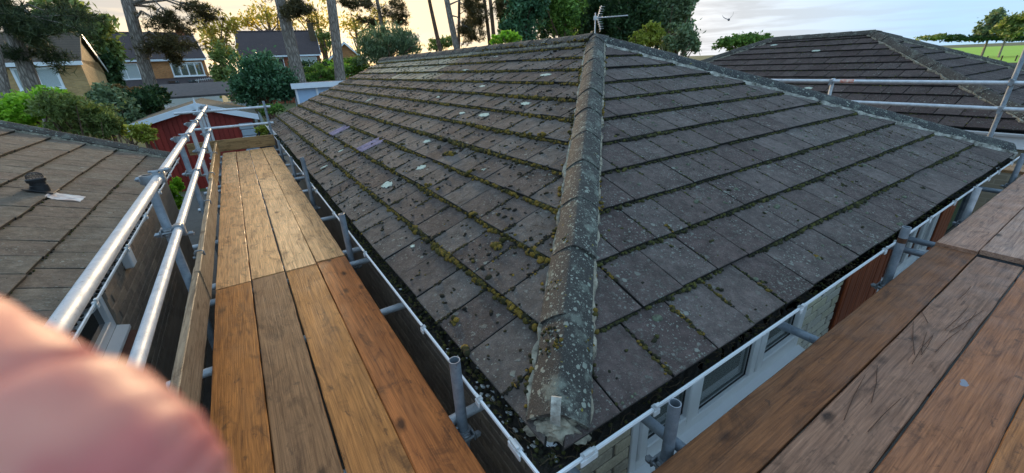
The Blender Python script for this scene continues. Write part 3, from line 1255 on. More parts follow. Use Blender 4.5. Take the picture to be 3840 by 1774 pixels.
def moss_on(S, dens_edge, dens_joint, dens_free, size, seed, umax_near=99, jitter=0.22, edge_thr=0.25):
    rng = np.random.default_rng(seed)
    vn = Val(seed)
    P, R, K = [], [], []
    kind_ = [0]

    def put(u, v, n, s, flat=0.7):
        if v < -0.02 or not S.inside(u, max(v, 0), 0.1):
            return
        for _q in range(3 if s > 0.009 else 1):
            k_ = rng.uniform(0.45, 0.8) if s > 0.009 else 1.0
            P.append(S.P(u + rng.normal(0, s * 0.5), v + rng.normal(0, s * 0.35), n + rng.normal(0, s * 0.12)))
            K.append(kind_[0])
            R.append((s * k_ * rng.uniform(0.8, 1.5), s * k_ * rng.uniform(0.7, 1.2), s * k_ * flat * rng.uniform(0.7, 1.3)))
    for r in range(0, S.rows):
        v = r * GAUGE
        k = int(S.umax * dens_edge)
        for u in rng.uniform(0, S.umax, k):
            a = float(vn(u * 1.3 + 7, r * 2.7)) * 0.6 + float(vn(u * 4.3, r * 5.1 + 3)) * 0.4
            if a < edge_thr + (0.22 if r == 0 else 0) or (r == 0):
                continue
            s = size * rng.uniform(0.45, 1.0) * (0.6 + 0.9 * max(0, a - edge_thr))
            put(u, v - s * rng.uniform(0.1, 0.9), 0.026 + s * 0.3, s, 0.95)
    kind_[0] = 1
    for r in range(S.rows):
        off = 0.0 if r % 2 == 0 else COVER / 2
        for c in range(int(S.umax / COVER) + 1):
            u = c * COVER + off
            a = float(vn(u * 2.1 + 31, r * 3.3 + 11))
            if a < 0.24:
                continue
            k = int(dens_joint * (0.4 + 1.2 * a))
            vs = rng.uniform(0.0, 1.0)
            span = rng.uniform(0.25, 0.75)
            for _ in range(k):
                q = (vs + rng.uniform(0, span)) % 1.0
                v = r * GAUGE + q * (GAUGE - 0.012)
                s = size * rng.uniform(0.2, 0.5)
                put(u + rng.normal(0, 0.004), v, S.top(v) - 0.002 + s * 0.1, s, 0.62)
    for _ in range(int(dens_free)):
        u, v = rng.uniform(0, S.umax), rng.uniform(0, S.vmax)
        a = float(vn(u * 1.1 + 3, v * 3 + 40))
        if a < 0.3:
            continue
        s = size * rng.choice([0.25, 0.35, 0.5, 0.8], p=[.45, .3, .19, .06]) * rng.uniform(0.8, 1.3)
        put(u, v, S.top(v) + s * 0.1, s, 0.6)
    moss_on.kinds = np.array(K)
    return np.array(P), np.array(R)


def basis(S):
    return np.array([S.U, S.W, S.Nn])


P1, R1 = moss_on(SL, 100, 44, 4600, 0.030, 21, edge_thr=0.24)
K1 = moss_on.kinds
# a few big cushions and nests seen on the left slope
big = [(2.81, 1.085, 0.045), (2.86, 1.07, 0.03), (2.76, 1.10, 0.035), (1.15, 0.555, 0.040), (1.12, 0.53, 0.025), (0.83, 0.06, 0.022),
       (2.2, 0.97, 0.03), (1.9, 1.27, 0.028), (3.9, 0.98, 0.03), (3.3, 0.65, 0.032), (2.45, 0.66, 0.03), (1.6, 0.64, 0.03), (1.35, 0.62, 0.034),
       (1.0, 0.31, 0.03), (1.22, 0.30, 0.028), (1.75, 0.31, 0.026), (0.62, 0.02, 0.026), (2.3, 1.9, 0.03), (2.0, 1.62, 0.034), (2.15, 1.6, 0.026)]
rngb = np.random.default_rng(44)
Pb, Rb = [], []
for (u, v, s) in big:
    for _ in range(9):
        a = rngb.uniform(0.35, 0.8) * s
        Pb.append(SL.P(u + rngb.normal(0, s * 0.6), v + rngb.normal(0, s * 0.4), SL.top(v) + a * 0.25))
        Rb.append((a, a * 0.9, a * 0.75))
_e = (K1 == 0) | (np.random.default_rng(9).random(len(K1)) < 0.16)
Vj, Fj = lumps(P1[~_e], R1[~_e], 0.16, basis(SL))
ob('moss', np_mesh_idx('moss', Vj, Fj, 'moss_joint'), house, kind='stuff')
V1, F1 = lumps(np.vstack([P1[_e], np.array(Pb)]), np.vstack([R1[_e], np.array(Rb)]), 0.16, basis(SL))
ob('moss', np_mesh_idx('moss', V1, F1, 'moss'), house, kind='stuff')
P2, R2 = moss_on(SR, 90, 14, 700, 0.022, 33, edge_thr=0.24)
V2, F2 = lumps(P2, R2, 0.16, basis(SR))
ob('moss', np_mesh_idx('moss', V2, F2, 'moss_dark'), house, kind='stuff')
# green streaks of moss near the foot of the right slope and along the hip edge
Pg, Rg = [], []
for (u0, v0, v1, k) in ((0.9, 0.06, 0.28, 50), (0.30 + 0.3, 0.02, 0.2, 34), (1.2, 0.12, 0.3, 26), (1.5, 0.08, 0.16, 18), (0.75, 0.50, 0.60, 14), (1.35, 0.62, 0.72, 14), (2.1, 0.1, 0.18, 14)):
    u0 = round(u0 / 0.15) * 0.15
    for _ in range(k):
        v = rngb.uniform(v0, v1)
        s = rngb.uniform(0.006, 0.013)
        if SR.inside(u0, v, 0.12):
            Pg.append(SR.P(u0 + rngb.normal(0, 0.006), v, SR.top(v) + 0.001))
            Rg.append((s, s, s * 0.7))
for t in rngb.uniform(0.15, 5.0, 420):
    sgn = 1 if rngb.random() < 0.72 else -1
    if math.sin(t * 5.1 + sgn) + rngb.normal(0, .4) < 0.15:
        continue
    s = rngb.uniform(0.006, 0.017)
    sdv = np.cross(hd, (0, 0, 1))
    sdv /= np.linalg.norm(sdv)
    Pg.append(hip0 + hd * t - sdv * sgn * (0.122 + rngb.normal(0, 0.008)) + np.array([0, 0, 0.018]))
    Rg.append((s, s, s * 0.8))
for (t, a, k) in ((0.3, 0.03, 16), (0.36, 0.07, 12), (0.26, 0.08, 9), (0.33, -0.1, 8), (0.62, 0.06, 8), (0.95, 0.05, 7)):
    for _ in range(k):
        x = a + rngb.normal(0, 0.015)
        s = rngb.uniform(0.004, 0.010)
        sdv = np.cross(hd, (0, 0, 1))
        sdv /= np.linalg.norm(sdv)
        h = 0.102 - 0.080 * (0.62 * (abs(x) / .11) ** 1.25 + 0.38 * (abs(x) / .11) ** 2.2) + 0.008
        nn_ = np.cross(sdv, hd)
        Pg.append(hip0 + hd * (t + 0.1 + rngb.normal(0, 0.02)) - sdv * x + nn_ * h)
        Rg.append((s, s, s * 0.7))
for t in rngb.uniform(0.0, 2.2, 160):
    s = rngb.uniform(0.008, 0.02)
    Pg.append(AP + np.array([-0.13 + rngb.normal(0, 0.03), t * t * 0.6, 0.04 + rngb.normal(0, .01)]))
    Rg.append((s, s, s * 0.6))
V3, F3 = lumps(np.array(Pg), np.array(Rg), 0.16)
ob('moss', np_mesh_idx('moss', V3, F3, 'moss'), house, kind='stuff')
# grey-green lichen cushions on the right slope
Pc, Rc = [], []
for _ in range(190):
    u, v = rngb.uniform(0.2, 6.0), rngb.uniform(0.01, 2.3) ** 1.15
    if not SR.inside(u, v, 0.15):
        continue
    s = rngb.choice([0.006, 0.010, 0.015, 0.019], p=[.4, .35, .2, .05])
    for _k in range(rngb.integers(1, 3)):
        Pc.append(SR.P(u + rngb.normal(0, 0.015), v + rngb.normal(0, 0.01), SR.top(v)))
        Rc.append((s * 1.1, s, s * 0.75))
V4, F4 = lumps(np.array(Pc), np.array(Rc), 0.05, basis(SR), hi=True)
ob('lichen_cushions', np_mesh_idx('lichen_cushions', V4, F4, 'lichen_cushion'), house, kind='stuff')


mb = MB()
for (cu, cv, k) in ((1.75, 1.62, 16), (1.45, 1.30, 12), (1.05, 0.88, 12), (2.4, 2.15, 14), (2.1, 1.02, 8), (3.0, 1.95, 10), (1.3, 0.33, 8), (1.9, .66, 8), (2.7, 1.28, 8)):
    for _ in range(k):
        u, v = cu + rngb.normal(0, .07), cv + rngb.normal(0, .05)
        if not SL.inside(u, v, 0.1):
            continue
        a = rngb.uniform(0, 3.14)
        L_ = rngb.uniform(.03, .07)
        p = SL.P(u, v, SL.top(v) + .006)
        d_ = SL.U * math.cos(a) * L_ + SL.W * math.sin(a) * L_
        c_ = (SL.U * -math.sin(a) + SL.W * math.cos(a)) * L_ * rngb.uniform(-.3, .3) + SL.Nn * .006
        mb.path([p - d_, p + c_, p + d_], [.0009, .0011, .0007], 4, cap=False)
mb.ob('fallen_needles', 'twig', house, kind='stuff')


def patch(S, u, v, a, b, seed, mat='lichen_patch', rot=0.0):
    rng = np.random.default_rng(seed)
    k = 22
    V = [S.P(u, v, S.top(v) + 0.0035)]
    for i in range(k):
        t = 2 * math.pi * i / k
        q = 1 + rng.normal(0, 0.17)
        x, y = a * math.cos(t) * q, b * math.sin(t) * q
        x, y = x * math.cos(rot) - y * math.sin(rot), x * math.sin(rot) + y * math.cos(rot)
        V.append(S.P(u + x, v + y, S.top(max(v, 0.0)) + 0.0035 - 0.026 / GAUGE * y))
    for i in range(k):
        V.append(np.array(V[1 + i]) - S.Nn * 0.006)
    F = [(0, 1 + i, 1 + (i + 1) % k) for i in range(k)] + [(1 + i, 1 + k + i, 1 + k + (i + 1) % k, 1 + (i + 1) % k) for i in range(k)]
    V = np.array(V)
    c = V.mean(0)
    return MB().add(V - c, F).ob('lichen_patch', mat, house, mw=Matrix.Translation(c))


for i, (u, v, a, b) in enumerate([(3.06, 0.465, .075, .05), (2.95, 0.813, .06, .04), (3.55, 1.16, .05, .035), (2.87, 2.1, .08, .035), (3.27, 1.80, .085, .04), (3.75, 1.76, .05, .03),
                                  (5.2, 0.5, .03, .04), (4.9, .18, .025, .045), (5.6, 2.9, .07, .03), (3.3, 2.75, .09, .035),
                                  (5.0, 2.05, .05, .03), (7.6, 1.7, .05, .06), (1.75, .20, .018, .014), (2.1, 1.05, .02, .014), (5.4, 3.4, .06, .03), (4.3, 2.42, .07, .03)]):
    patch(SL, u, v, a, b, 100 + i)

# ---- gutters, fascia
GL, GY, GTOP = 0.535, 0.716, 0.176


def gutter_prof():
    R_ = 0.056
    k = 9
    outer = [(0.056 - R_ * math.cos(t), -R_ * math.sin(t)) for t in np.linspace(0, math.pi, k)]
    inner = [(0.056 - (R_ - 0.004) * math.cos(t), -(R_ - 0.004) * math.sin(t)) for t in np.linspace(math.pi, 0, k)]
    return [(-0.004, 0.0), (-0.004, -0.013), (0.0, -0.013)] + outer[1:] + inner[:-1] + [(0.006, 0.0)]


def sweep_corner(name, prof, far, corner, axis, mat, parent, sx=1, sy=1, **kw):
    """profile (inward distance b, z) swept along x or y from a far point to a mitred corner"""
    V, F = [], []
    n = len(prof)
    for end in (0, 1):
        for (b, z) in prof:
            if axis == 'y':
                V.append((corner[0] + sx * b, (corner[1] + sy * b) if end else far, corner[2] + z))
            else:
                V.append(((corner[0] + sx * b) if end else far, corner[1] + sy * b, corner[2] + z))
    F = [(i, (i + 1) % n, n + (i + 1) % n, n + i) for i in range(n)]
    F.append(tuple(range(n)))
    return MB().add(V, F).ob(name, mat, parent, **kw)


gutL = sweep_corner('gutter', gutter_prof(), EY + LEN + .05, (GL, GY, GTOP), 'y', 'upvc', house)
gutR = sweep_corner('gutter', gutter_prof(), EX + WID + .1, (GL, GY, GTOP), 'x', 'upvc', house)


def clip_mesh(w=0.022):
    """gutter bracket: cradle round the outside with a hook over the lip; local x inward from lip, y along, z up"""
    mb = MB()
    R_ = 0.0605
    V, F = [], []
    ts = np.linspace(-0.05, 2.0, 9)
    for y in (-w / 2, w / 2):
        for t in ts:
            for q in (R_ - 0.003, R_ + 0.003):
                V.append((0.056 - q * math.cos(t), y, -q * math.sin(t)))
    n = len(ts) * 2
    for i in range(len(ts) - 1):
        a = i * 2
        F += [(a, a + 2, a + 3, a + 1), (n + a, n + a + 1, n + a + 3, n + a + 2), (a + 1, a + 3, n + a + 3, n + a + 1), (a, n + a, n + a + 2, a + 2)]
    F += [(0, 1, n + 1, n), (n - 2, 2 * n - 2, 2 * n - 1, n - 1)]
    mb.add(V, F)
    mb.box(-0.010, 0.012, -w / 2 - .001, w / 2 + .001, -0.004, 0.0065, c=0.0015)
    mb.box(-0.011, -0.003, -w * .4, w * .4, 0.004, 0.022, c=0.0015)
    mb.box(-0.016, -0.002, -w * .55, w * .55, 0.016, 0.024, c=0.0015)
    mb.box(-0.013, -0.006, -w * .8, w * .8, -0.032, -0.006, c=0.0015)
    return mb.me('gutter_clip', 'upvc_grubby')


CLIP = clip_mesh()
CLIPW = clip_mesh(0.05)
for i, y in enumerate((0.886, 1.157, 1.764, 2.916, 4.06, 5.05, 5.35, 6.1, 7.17, 8.2, 9.2, 10.3, 11.4)):
    ob('gutter_clip', CLIPW if i in (0, 5) else CLIP, gutL, Matrix.Translation((GL, y, GTOP)) @ Matrix.Rotation(random.uniform(-.06, .06), 4, 'Z'))
for i, x in enumerate((0.72, 1.074, 2.238, 3.403, 3.608, 4.31, 4.957, 5.608, 6.1, 6.5, 7.1)):
    ob('gutter_clip', CLIPW if i in (0,) else CLIP, gutR, Matrix.Translation((x, GY, GTOP)) @ Matrix.Rotation(math.radians(90), 4, 'Z'))

fasc = [(0.0, 0.02), (0.0, -0.13), (0.02, -0.13), (0.02, 0.02)]
FX, FY = GL + 0.117, GY + 0.117
sweep_corner('fascia', fasc, EY + LEN, (FX, FY, GTOP + 0.01), 'y', 'upvc_grubby', house)
sweep_corner('fascia', fasc, EX + WID - .1, (FX, FY, GTOP + 0.01), 'x', 'upvc_grubby', house)
WX, WY = 0.715, 0.88
sweep_corner('soffit', [(0.0, 0.0), (0.0, -0.012), (0.15, -0.012), (0.15, 0.0)], EY + LEN, (FX + .001, FY + .001, GTOP - 0.115), 'y', 'upvc_grubby', house)
sweep_corner('soffit', [(0.0, 0.0), (0.0, -0.012), (0.15, -0.012), (0.15, 0.0)], EX + WID - .1, (FX + .001, FY + .001, GTOP - 0.115), 'x', 'upvc_grubby', house)

# debris lying in the gutters
rngd = np.random.default_rng(77)


def gutter_bed(run):
    V, F = [], []
    L = 8.0 if run == 'y' else 6.9
    k = int(L / 0.03)
    bs = (0.004, 0.03, 0.056, 0.082, 0.109)
    for i in range(k + 1):
        t = L * i / k
        for j, b in enumerate(bs):
            z = GTOP - 0.028 - 0.012 * abs(j - 2) * -1 * 0.4 + rngd.normal(0, 0.005)
            if run == 'y':
                V.append((GL + b, GY + b + t * (L - b) / L, z))
            else:
                V.append((GL + b + t * (L - b) / L, GY + b, z - (0.010 if 1.9 < t < 4.6 else 0)))
    m = len(bs)
    for i in range(k):
        for j in range(m - 1):
            a = i * m + j
            F.append((a, a + 1, a + m + 1, a + m))
    return MB().add(V, F).me('gutter_debris', 'debris')


ob('gutter_debris', gutter_bed('y'), house, kind='stuff')
ob('gutter_debris', gutter_bed('x'), house, kind='stuff')
# standing water in the right gutter
MB().add([(GL + 0.9, GY + 0.006, GTOP - 0.0285), (GL + 6.5, GY + 0.006, GTOP - 0.0285), (GL + 6.5, GY + 0.107, GTOP - 0.0285), (GL + 0.9, GY + 0.107, GTOP - 0.0285)], [(0, 1, 2, 3)]).ob('gutter_water', 'water_black', house)
P, R = [], []
for _ in range(2000):
    t = rngd.uniform(0, 10)
    P.append((GL + rngd.uniform(0.012, 0.10), GY + 0.05 + t, GTOP - 0.026 + rngd.uniform(0, 0.012)))
    s = rngd.uniform(0.004, 0.013)
    R.append((s, s, s * .8))
for _ in range(700):
    t = rngd.uniform(0.05, 6.8)
    P.append((GL + t, GY + rngd.uniform(0.012, 0.10), GTOP - 0.028 + rngd.uniform(-0.004, 0.006)))
    s = rngd.uniform(0.004, 0.012)
    R.append((s, s, s * .8))
V, F = lumps(np.array(P), np.array(R), 0.25)
ob('gutter_debris', np_mesh_idx('gutter_debris', V, F, 'moss_dark'), house, kind='stuff')
P, R = [], []
for _ in range(55):
    t = abs(rngd.normal(0.1, 0.4))
    P.append((GL + rngd.uniform(0.012, 0.10), GY + 0.04 + t, GTOP - 0.024 + rngd.uniform(0, 0.008)))
    s = rngd.uniform(0.003, 0.011)
    R.append((s, s * 1.4, s * .35))
V, F = lumps(np.array(P), np.array(R), 0.3)
ob('gutter_debris', np_mesh_idx('gutter_debris', V, F, 'debris_white'), house, kind='stuff')
mb = MB()
for _ in range(520):
    on_y = rngd.random() < 0.68
    t = rngd.uniform(0.05, 8.5 if on_y else 2.6)
    b = rngd.uniform(0.02, 0.10)
    p = np.array((GL + b, GY + .05 + t, 0) if on_y else (GL + t, GY + b, 0)) + np.array((0, 0, GTOP - 0.016 + rngd.uniform(0, 0.012)))
    a = rngd.uniform(0, 6.28)
    L = rngd.uniform(0.03, 0.085)
    d = np.array((math.cos(a) * (0.5 if on_y else 1), math.sin(a) * (1 if on_y else 0.5), rngd.uniform(-.15, .3)))
    n_ = np.array((-d[1], d[0], 0)) * rngd.uniform(-.3, .3)
    q = [p - d * L / 2, p + n_ * L * .4 + np.array((0, 0, .004)), p + d * L / 2]
    q = [np.array((max(x[0], GL + .006), max(x[1], GY + .006), x[2])) for x in q]
    mb.path(q, [0.0011, 0.0013, 0.0008], 4, cap=False)
mb.ob('gutter_twigs', 'twig', house, kind='stuff')

# ---- walls: dark brick side, buff brick front
HX1, HY1 = EX + WID - 0.1, EY + LEN - 0.05
wall = MB()
wall.box(WX + .008, WX + .11, WY + .1, HY1, GZ, GTOP - .13)
wall.ob('wall', 'wall_dark', house)
wall = MB()
wall.box(WX + .11, HX1, HY1 - .1, HY1, GZ, GTOP - .13).box(HX1 - .1, HX1, WY + .1, HY1 - .1, GZ, GTOP - .13)
wall.add([(EX + .1, HY1 - .05, GTOP - .13), (EX + WID - .1, HY1 - .05, GTOP - .13), (EX + HALF, HY1 - .05, AP[2] - .06)], [(0, 1, 2)])
wall.ob('wall', 'wall_dark', house)
wall = MB()
wall.box(WX + .008, HX1, WY + .008, WY + .1, GZ, -0.565)
for (a, b) in ((WX + .008, 1.17), (2.86, 4.28), (6.9, HX1)):
    wall.box(a, b, WY + .008, WY + .1, -0.565, GTOP - .13)
wall.ob('wall', 'mortar_joint', house)
BR_L = MB().box(-.105, .105, 0, .05, -.0305, .0305, c=0.003).me('brick', 'brick_cream')
BR_B = MB().box(-.105, .105, 0, .05, -.0305, .0305, c=0.003).me('brick', 'brick_buff')
BR_D = MB().box(-.1075, .1075, 0, .05, -.0325, .0325, c=0.003).me('brick', 'brick_dark')
BH_L = MB().box(-.049, .049, 0, .05, -.0305, .0305, c=0.003).me('brick', 'brick_cream')
BH_B = MB().box(-.049, .049, 0, .05, -.0305, .0305, c=0.003).me('brick', 'brick_buff')
nb = 0


def lay_front(x0, x1, z0, z1, full, half):
    global nb
    r = 0
    z = z1
    while z > z0:
        x = x0 + (0.0 if r % 2 == 0 else 0.1125)
        if r % 2:
            ob('brick', half, house, Matrix.Translation((x0 + .051, WY + random.uniform(-.001, .001), z)))
            nb += 1
        while x + 0.215 <= x1 + 0.004:
            ob('brick', full, house, Matrix.Translation((x + .1075, WY + random.uniform(-.0015, .0015), z)))
            nb += 1
            x += 0.225
        if x1 - x > 0.09:
            ob('brick', half, house, Matrix.Translation((x1 - .051, WY, z)))
            nb += 1
        z -= 0.075
        r += 1


lay_front(0.72, 1.165, -0.62, 0.0, BR_B, BH_B)
lay_front(2.865, 3.43, -0.62, 0.0, BR_L, BH_L)
RZ90 = Matrix.Rotation(math.radians(-90), 4, 'Z')
for r in range(17):
    z = 0.0 - r * 0.075
    y = 0.89 + (0.0 if r % 2 == 0 else 0.1125)
    for c in range(13):
        ob('brick', BR_D, house, Matrix.Translation((WX + random.uniform(-.0015, .0015), y + .1075 + c * .225, z)) @ RZ90)

# window: three lights, white frame, sill
win = MB()
Y0, Y1 = WY - .004, WY + .07
win.box(1.17, 1.215, Y0, Y1, -.47, .06, c=.004).box(2.815, 2.86, Y0, Y1, -.47, .06, c=.004)
win.box(1.215, 2.815, Y0, Y1, -.47, -.405, c=.004).box(1.215, 2.815, Y0, Y1, .0, .06, c=.004)
win.box(1.655, 1.715, Y0, Y1, -.405, .0, c=.004).box(2.225, 2.285, Y0, Y1, -.405, .0, c=.004)
win = win.ob('window', 'upvc', house)
for (a, b) in ((1.219, 1.650), (2.289, 2.811)):
    s_ = MB()
    s_.box(a, a + .058, Y0 - .010, Y1 - .02, -.400, -.004, c=.006).box(b - .058, b, Y0 - .010, Y1 - .02, -.400, -.004, c=.006)
    s_.box(a + .058, b - .058, Y0 - .010, Y1 - .02, -.400, -.338, c=.006).box(a + .058, b - .058, Y0 - .010, Y1 - .02, -.06, -.004, c=.006)
    s_.ob('sash', 'upvc', win)
for (a, b, z) in ((1.277, 1.592, -.338), (1.715, 2.225, -.405), (2.347, 2.753, -.338)):
    MB().box(a, b, WY + .030, WY + .036, z, 0).ob('pane', 'glass', win)
    gk = MB()
    gk.box(a, b, WY + .016, WY + .024, z, z + .006).box(a, a + .006, WY + .016, WY + .024, z + .006, 0).box(b - .006, b, WY + .016, WY + .024, z + .006, 0)
    gk.ob('gasket', 'black_plastic', win)
MB().prism([(WY + .02, -.47), (WY - .075, -.505), (WY - .078, -.545), (WY + .02, -.545)], 'x', 1.13, 2.90).ob('sill', 'upvc', win)
room = MB()
room.box(1.0, 3.2, WY + .1, WY + .36, -.47, -.44)
room.ob('window_board', 'interior_wood', house)
MB().box(1.0, 3.2, WY + 2.2, WY + 2.25, GZ, .1).ob('inner_wall', 'interior', house)

# cladding of narrow upright slats
clad = MB().box(3.435, 4.275, WY - .008, WY + .008, -1.2, .05).ob('cladding', 'wood_brown', house)
x = 3.437
while x < 4.26:
    ww = random.choice((0.036, 0.042, 0.05))
    SLT = MB().box(-ww / 2 + .003, ww / 2 - .003, -0.022 - random.uniform(0, .006), -.008, -0.6, 0.6, c=.003).me('slat', 'cladding')
    ob('slat', SLT, clad, Matrix.Translation((x + ww / 2, WY, -.57)))
    x += ww
# glazed white door screen, brown panel and dark glazed door further along
dr = MB()
for (a, b) in ((4.28, 4.36), (4.60, 4.68), (4.93, 5.01), (5.22, 5.30), (5.52, 5.65)):
    dr.box(a, b, Y0, Y1, -1.3, .05, c=.004)
for (a, b) in ((4.36, 4.60), (4.68, 4.93), (5.01, 5.22), (5.30, 5.52)):
    dr.box(a, b, Y0, Y1, -.62, -.47, c=.004)
dr.box(4.25, 5.68, WY - .07, Y0, -.60, -.545)
dr = dr.ob('door_screen', 'upvc', house)
for (a, b) in ((4.36, 4.60), (4.68, 4.93), (5.01, 5.22), (5.30, 5.52)):
    MB().box(a, b, WY + .02, WY + .026, -.47, .05).ob('pane', 'glass_dark', dr)
    MB().box(a + .1, a + .14, WY + .008, WY + .018, -.47, .05).ob('curtain_strip', 'wood_brown' if a < 5.2 else 'upvc', dr)
pn = MB().box(5.652, 6.15, WY - .006, WY + .08, -1.3, .05).ob('timber_panel', 'wood_brown', house)
for k in range(4):
    ob('slat', MB().box(-.055, .055, -.02, -.006, -.65, .65, c=.004).me('slat', 'cladding'), pn, Matrix.Translation((5.715 + k * .122, WY - .001, -.62)))
gd = MB().box(6.16, 6.24, Y0, Y1, -1.3, .05, c=.004).box(6.8, 6.9, Y0, Y1, -1.3, .05, c=.004).ob('door', 'galv_old', house)
MB().box(6.24, 6.8, WY + .02, WY + .03, -1.3, .05).ob('pane', 'glass_dark', gd)

# vase and flowers standing on the window board behind the glass
vz = -.44


def lathe(prof, n=20):
    V, F = [], []
    for (r, z) in prof:
        for i in range(n):
            t = 2 * math.pi * i / n
            V.append((r * math.cos(t), r * math.sin(t), z))
    for j in range(len(prof) - 1):
        for i in range(n):
            F.append((j * n + i, j * n + (i + 1) % n, (j + 1) * n + (i + 1) % n, (j + 1) * n + i))
    F.append(tuple(range(n - 1, -1, -1)))
    F.append(tuple(range((len(prof) - 1) * n, len(prof) * n)))
    return MB().add(V, F)


vs = thing('vase', 'blue speckled vase on the inside window sill of the middle pane', 'vase', loc=(1.95, WY + .19, vz))
lathe([(.044, .03), (.047, .05), (.047, .2), (.043, .24), (.040, .245)]).ob('body', 'vase_blue', vs, smooth=True)
lathe([(.042, 0), (.045, .008), (.045, .03)]).ob('foot', 'cream_pot', vs, smooth=True)
fl = thing('flower_pot', 'pink flowers in a pot inside the right hand window pane', 'flowers', loc=(2.62, WY + .2, vz))
lathe([(.03, 0), (.04, .07), (.043, .08)]).ob('pot', 'cream_pot', fl, smooth=True)
Pf = np.array([(rngd.normal(0, .04), rngd.normal(0, .04), .12 + rngd.uniform(-.03, .05)) for _ in range(60)])
V, F = lumps(Pf, np.full((60, 3), .014), .3)
ob('petals', np_mesh_idx('petals', V, F, 'pink_flower'), fl)

# ================================================================== NEIGHBOUR ON THE LEFT
nl = thing('neighbour_bungalow', 'bungalow at the left edge with bare grey brown tiles and black vent cowl', 'bungalow', loc=(0, 0, 0))
NX, NZ = -1.0, 0.245
NY0, NY1 = -2.5, 8.15
SN = Slope((NX, NY0, NZ), (0, 1, 0), (-1, 0, 0), (), NY1 - NY0, 12, 3.7)
pN = slope_slab('roof_slope', [(NX - .05, NY0, NZ), (NX - .05, NY1 - .02, NZ), (NX - HALF, NY1 - .02, NZ + HALF * ST / CT), (NX - HALF, NY0, NZ + HALF * ST / CT)], 'underlay', nl)
slope_slab('roof_slope', [(NX - WID, NY0, NZ), (NX - WID, NY1, NZ), (NX - HALF, NY1, NZ + HALF * ST / CT), (NX - HALF, NY0, NZ + HALF * ST / CT)], 'tile_near_neighbour', nl)
tile_slopes([(SN, pN)], ['tile_near_neighbour'], 300, nl)
va, vb = np.array([NX + .02, NY1 - .03, NZ + .0]), np.array([NX - HALF, NY1 - .03, NZ + HALF * ST / CT])
cap_run(va, vb, 0.45, 0.115, 0.06, 0.115, 'hip_neighbour', 'verge_tile', nl, seed=22)
strip_mortar(va, vb, -1, 0.112, 0.055, 0.01, 'mortar', nl, seed=23, lo=0.02)
strip_mortar(va, vb, 1, 0.112, 0.055, 0.01, 'mortar', nl, seed=24, lo=0.02)
P3, R3 = moss_on(SN, 20, 3, 500, 0.011, 55, edge_thr=0.42)
V, F = lumps(P3, R3, .2, basis(SN))
ob('moss', np_mesh_idx('moss', V, F, 'moss_dark'), nl, kind='stuff')
NG = -0.945
gN = sweep_corner('gutter', gutter_prof(), NY0, (NG, NY1 + .05, .285), 'y', 'upvc_grubby', nl, sx=-1, sy=0)
for y in (2.1, 2.96, 3.9, 4.8, 5.8, 6.8, 7.84):
    ob('gutter_clip', CLIP, gN, Matrix.Translation((NG, y, .285)) @ Matrix.Rotation(math.pi, 4, 'Z'))
# dentilled dark debris and tile ends in that gutter
P, R = [], []
for _ in range(900):
    P.append((NG - rngd.uniform(.012, .10), rngd.uniform(.5, 8), .255 + rngd.uniform(0, .012)))
    s = rngd.uniform(.005, .013)
    R.append((s, s, s * .8))
V, F = lumps(np.array(P), np.array(R), .25)
ob('gutter_debris', np_mesh_idx('gutter_debris', V, F, 'debris'), nl, kind='stuff')
MB().box(NG - .14, NG - .118, NY0, NY1, .15, .30).ob('fascia', 'upvc_grubby', nl)
MB().box(NG - .25, NG - .14, NY0, NY1, .15, .162).ob('soffit', 'upvc_grubby', nl)
NWX = -1.17
wl = MB()
wl.box(NWX - .12, NWX - .008, 3.90, NY1 - .1, GZ, .15).box(NWX - .12, NWX - .008, NY0, 2.55, GZ, .15).box(NWX - .12, NWX - .008, 2.55, 3.90, GZ, -.42)
wl.box(NWX - WID + .3, NWX - .12, NY1 - .2, NY1 - .1, GZ, .15)
wl.ob('wall', 'wall_dark', nl)
kk = 0
for r in range(15):
    z = .10 - r * .075
    y = 3.905 + (0 if r % 2 == 0 else .1125)
    for c in range(10):
        ob('brick', BR_D, nl, Matrix.Translation((NWX + random.uniform(-.0015, .0015), y + .1075 + c * .225, z)) @ Matrix.Rotation(math.radians(90), 4, 'Z'))
for r in range(8):
    z = -.47 - r * .075
    y = 2.3 + (0 if r % 2 == 0 else .1125)
    for c in range(7):
        ob('brick', BR_D, nl, Matrix.Translation((NWX + random.uniform(-.0015, .0015), y + .1075 + c * .225, z)) @ Matrix.Rotation(math.radians(90), 4, 'Z'))
wn = MB()
wn.box(NWX - .09, NWX - .02, 3.83, 3.895, -.30, .15, c=.004).box(NWX - .09, NWX - .02, 2.56, 3.83, -.30, -.23, c=.004).box(NWX - .09, NWX - .02, 3.2, 3.26, -.23, .15, c=.004).box(NWX - .09, NWX - .02, 2.56, 2.62, -.23, .15, c=.004)
wn = wn.ob('window', 'upvc', nl)
MB().box(NWX - .06, NWX - .054, 3.26, 3.83, -.23, .15).ob('pane', 'glass_dark', wn)
MB().box(NWX - .06, NWX - .054, 2.62, 3.2, -.23, .15).ob('pane', 'glass_dark', wn)
MB().prism([(NWX - .02, -.30), (NWX + .05, -.325), (NWX + .05, -.35), (NWX - .02, -.35)], 'y', 2.55, 3.90).ob('sill', 'upvc', wn)
MB().prism([(NWX - .02, -.36), (NWX + .075, -.40), (NWX + .075, -.425), (NWX - .02, -.42)], 'y', 2.55, 3.92).ob('tile_sill', 'sill_red', wn)
MB().box(NWX + .0, NWX + .07, 4.52, 4.66, -.09, .13, c=.01).ob('rain_hopper', 'upvc', nl)
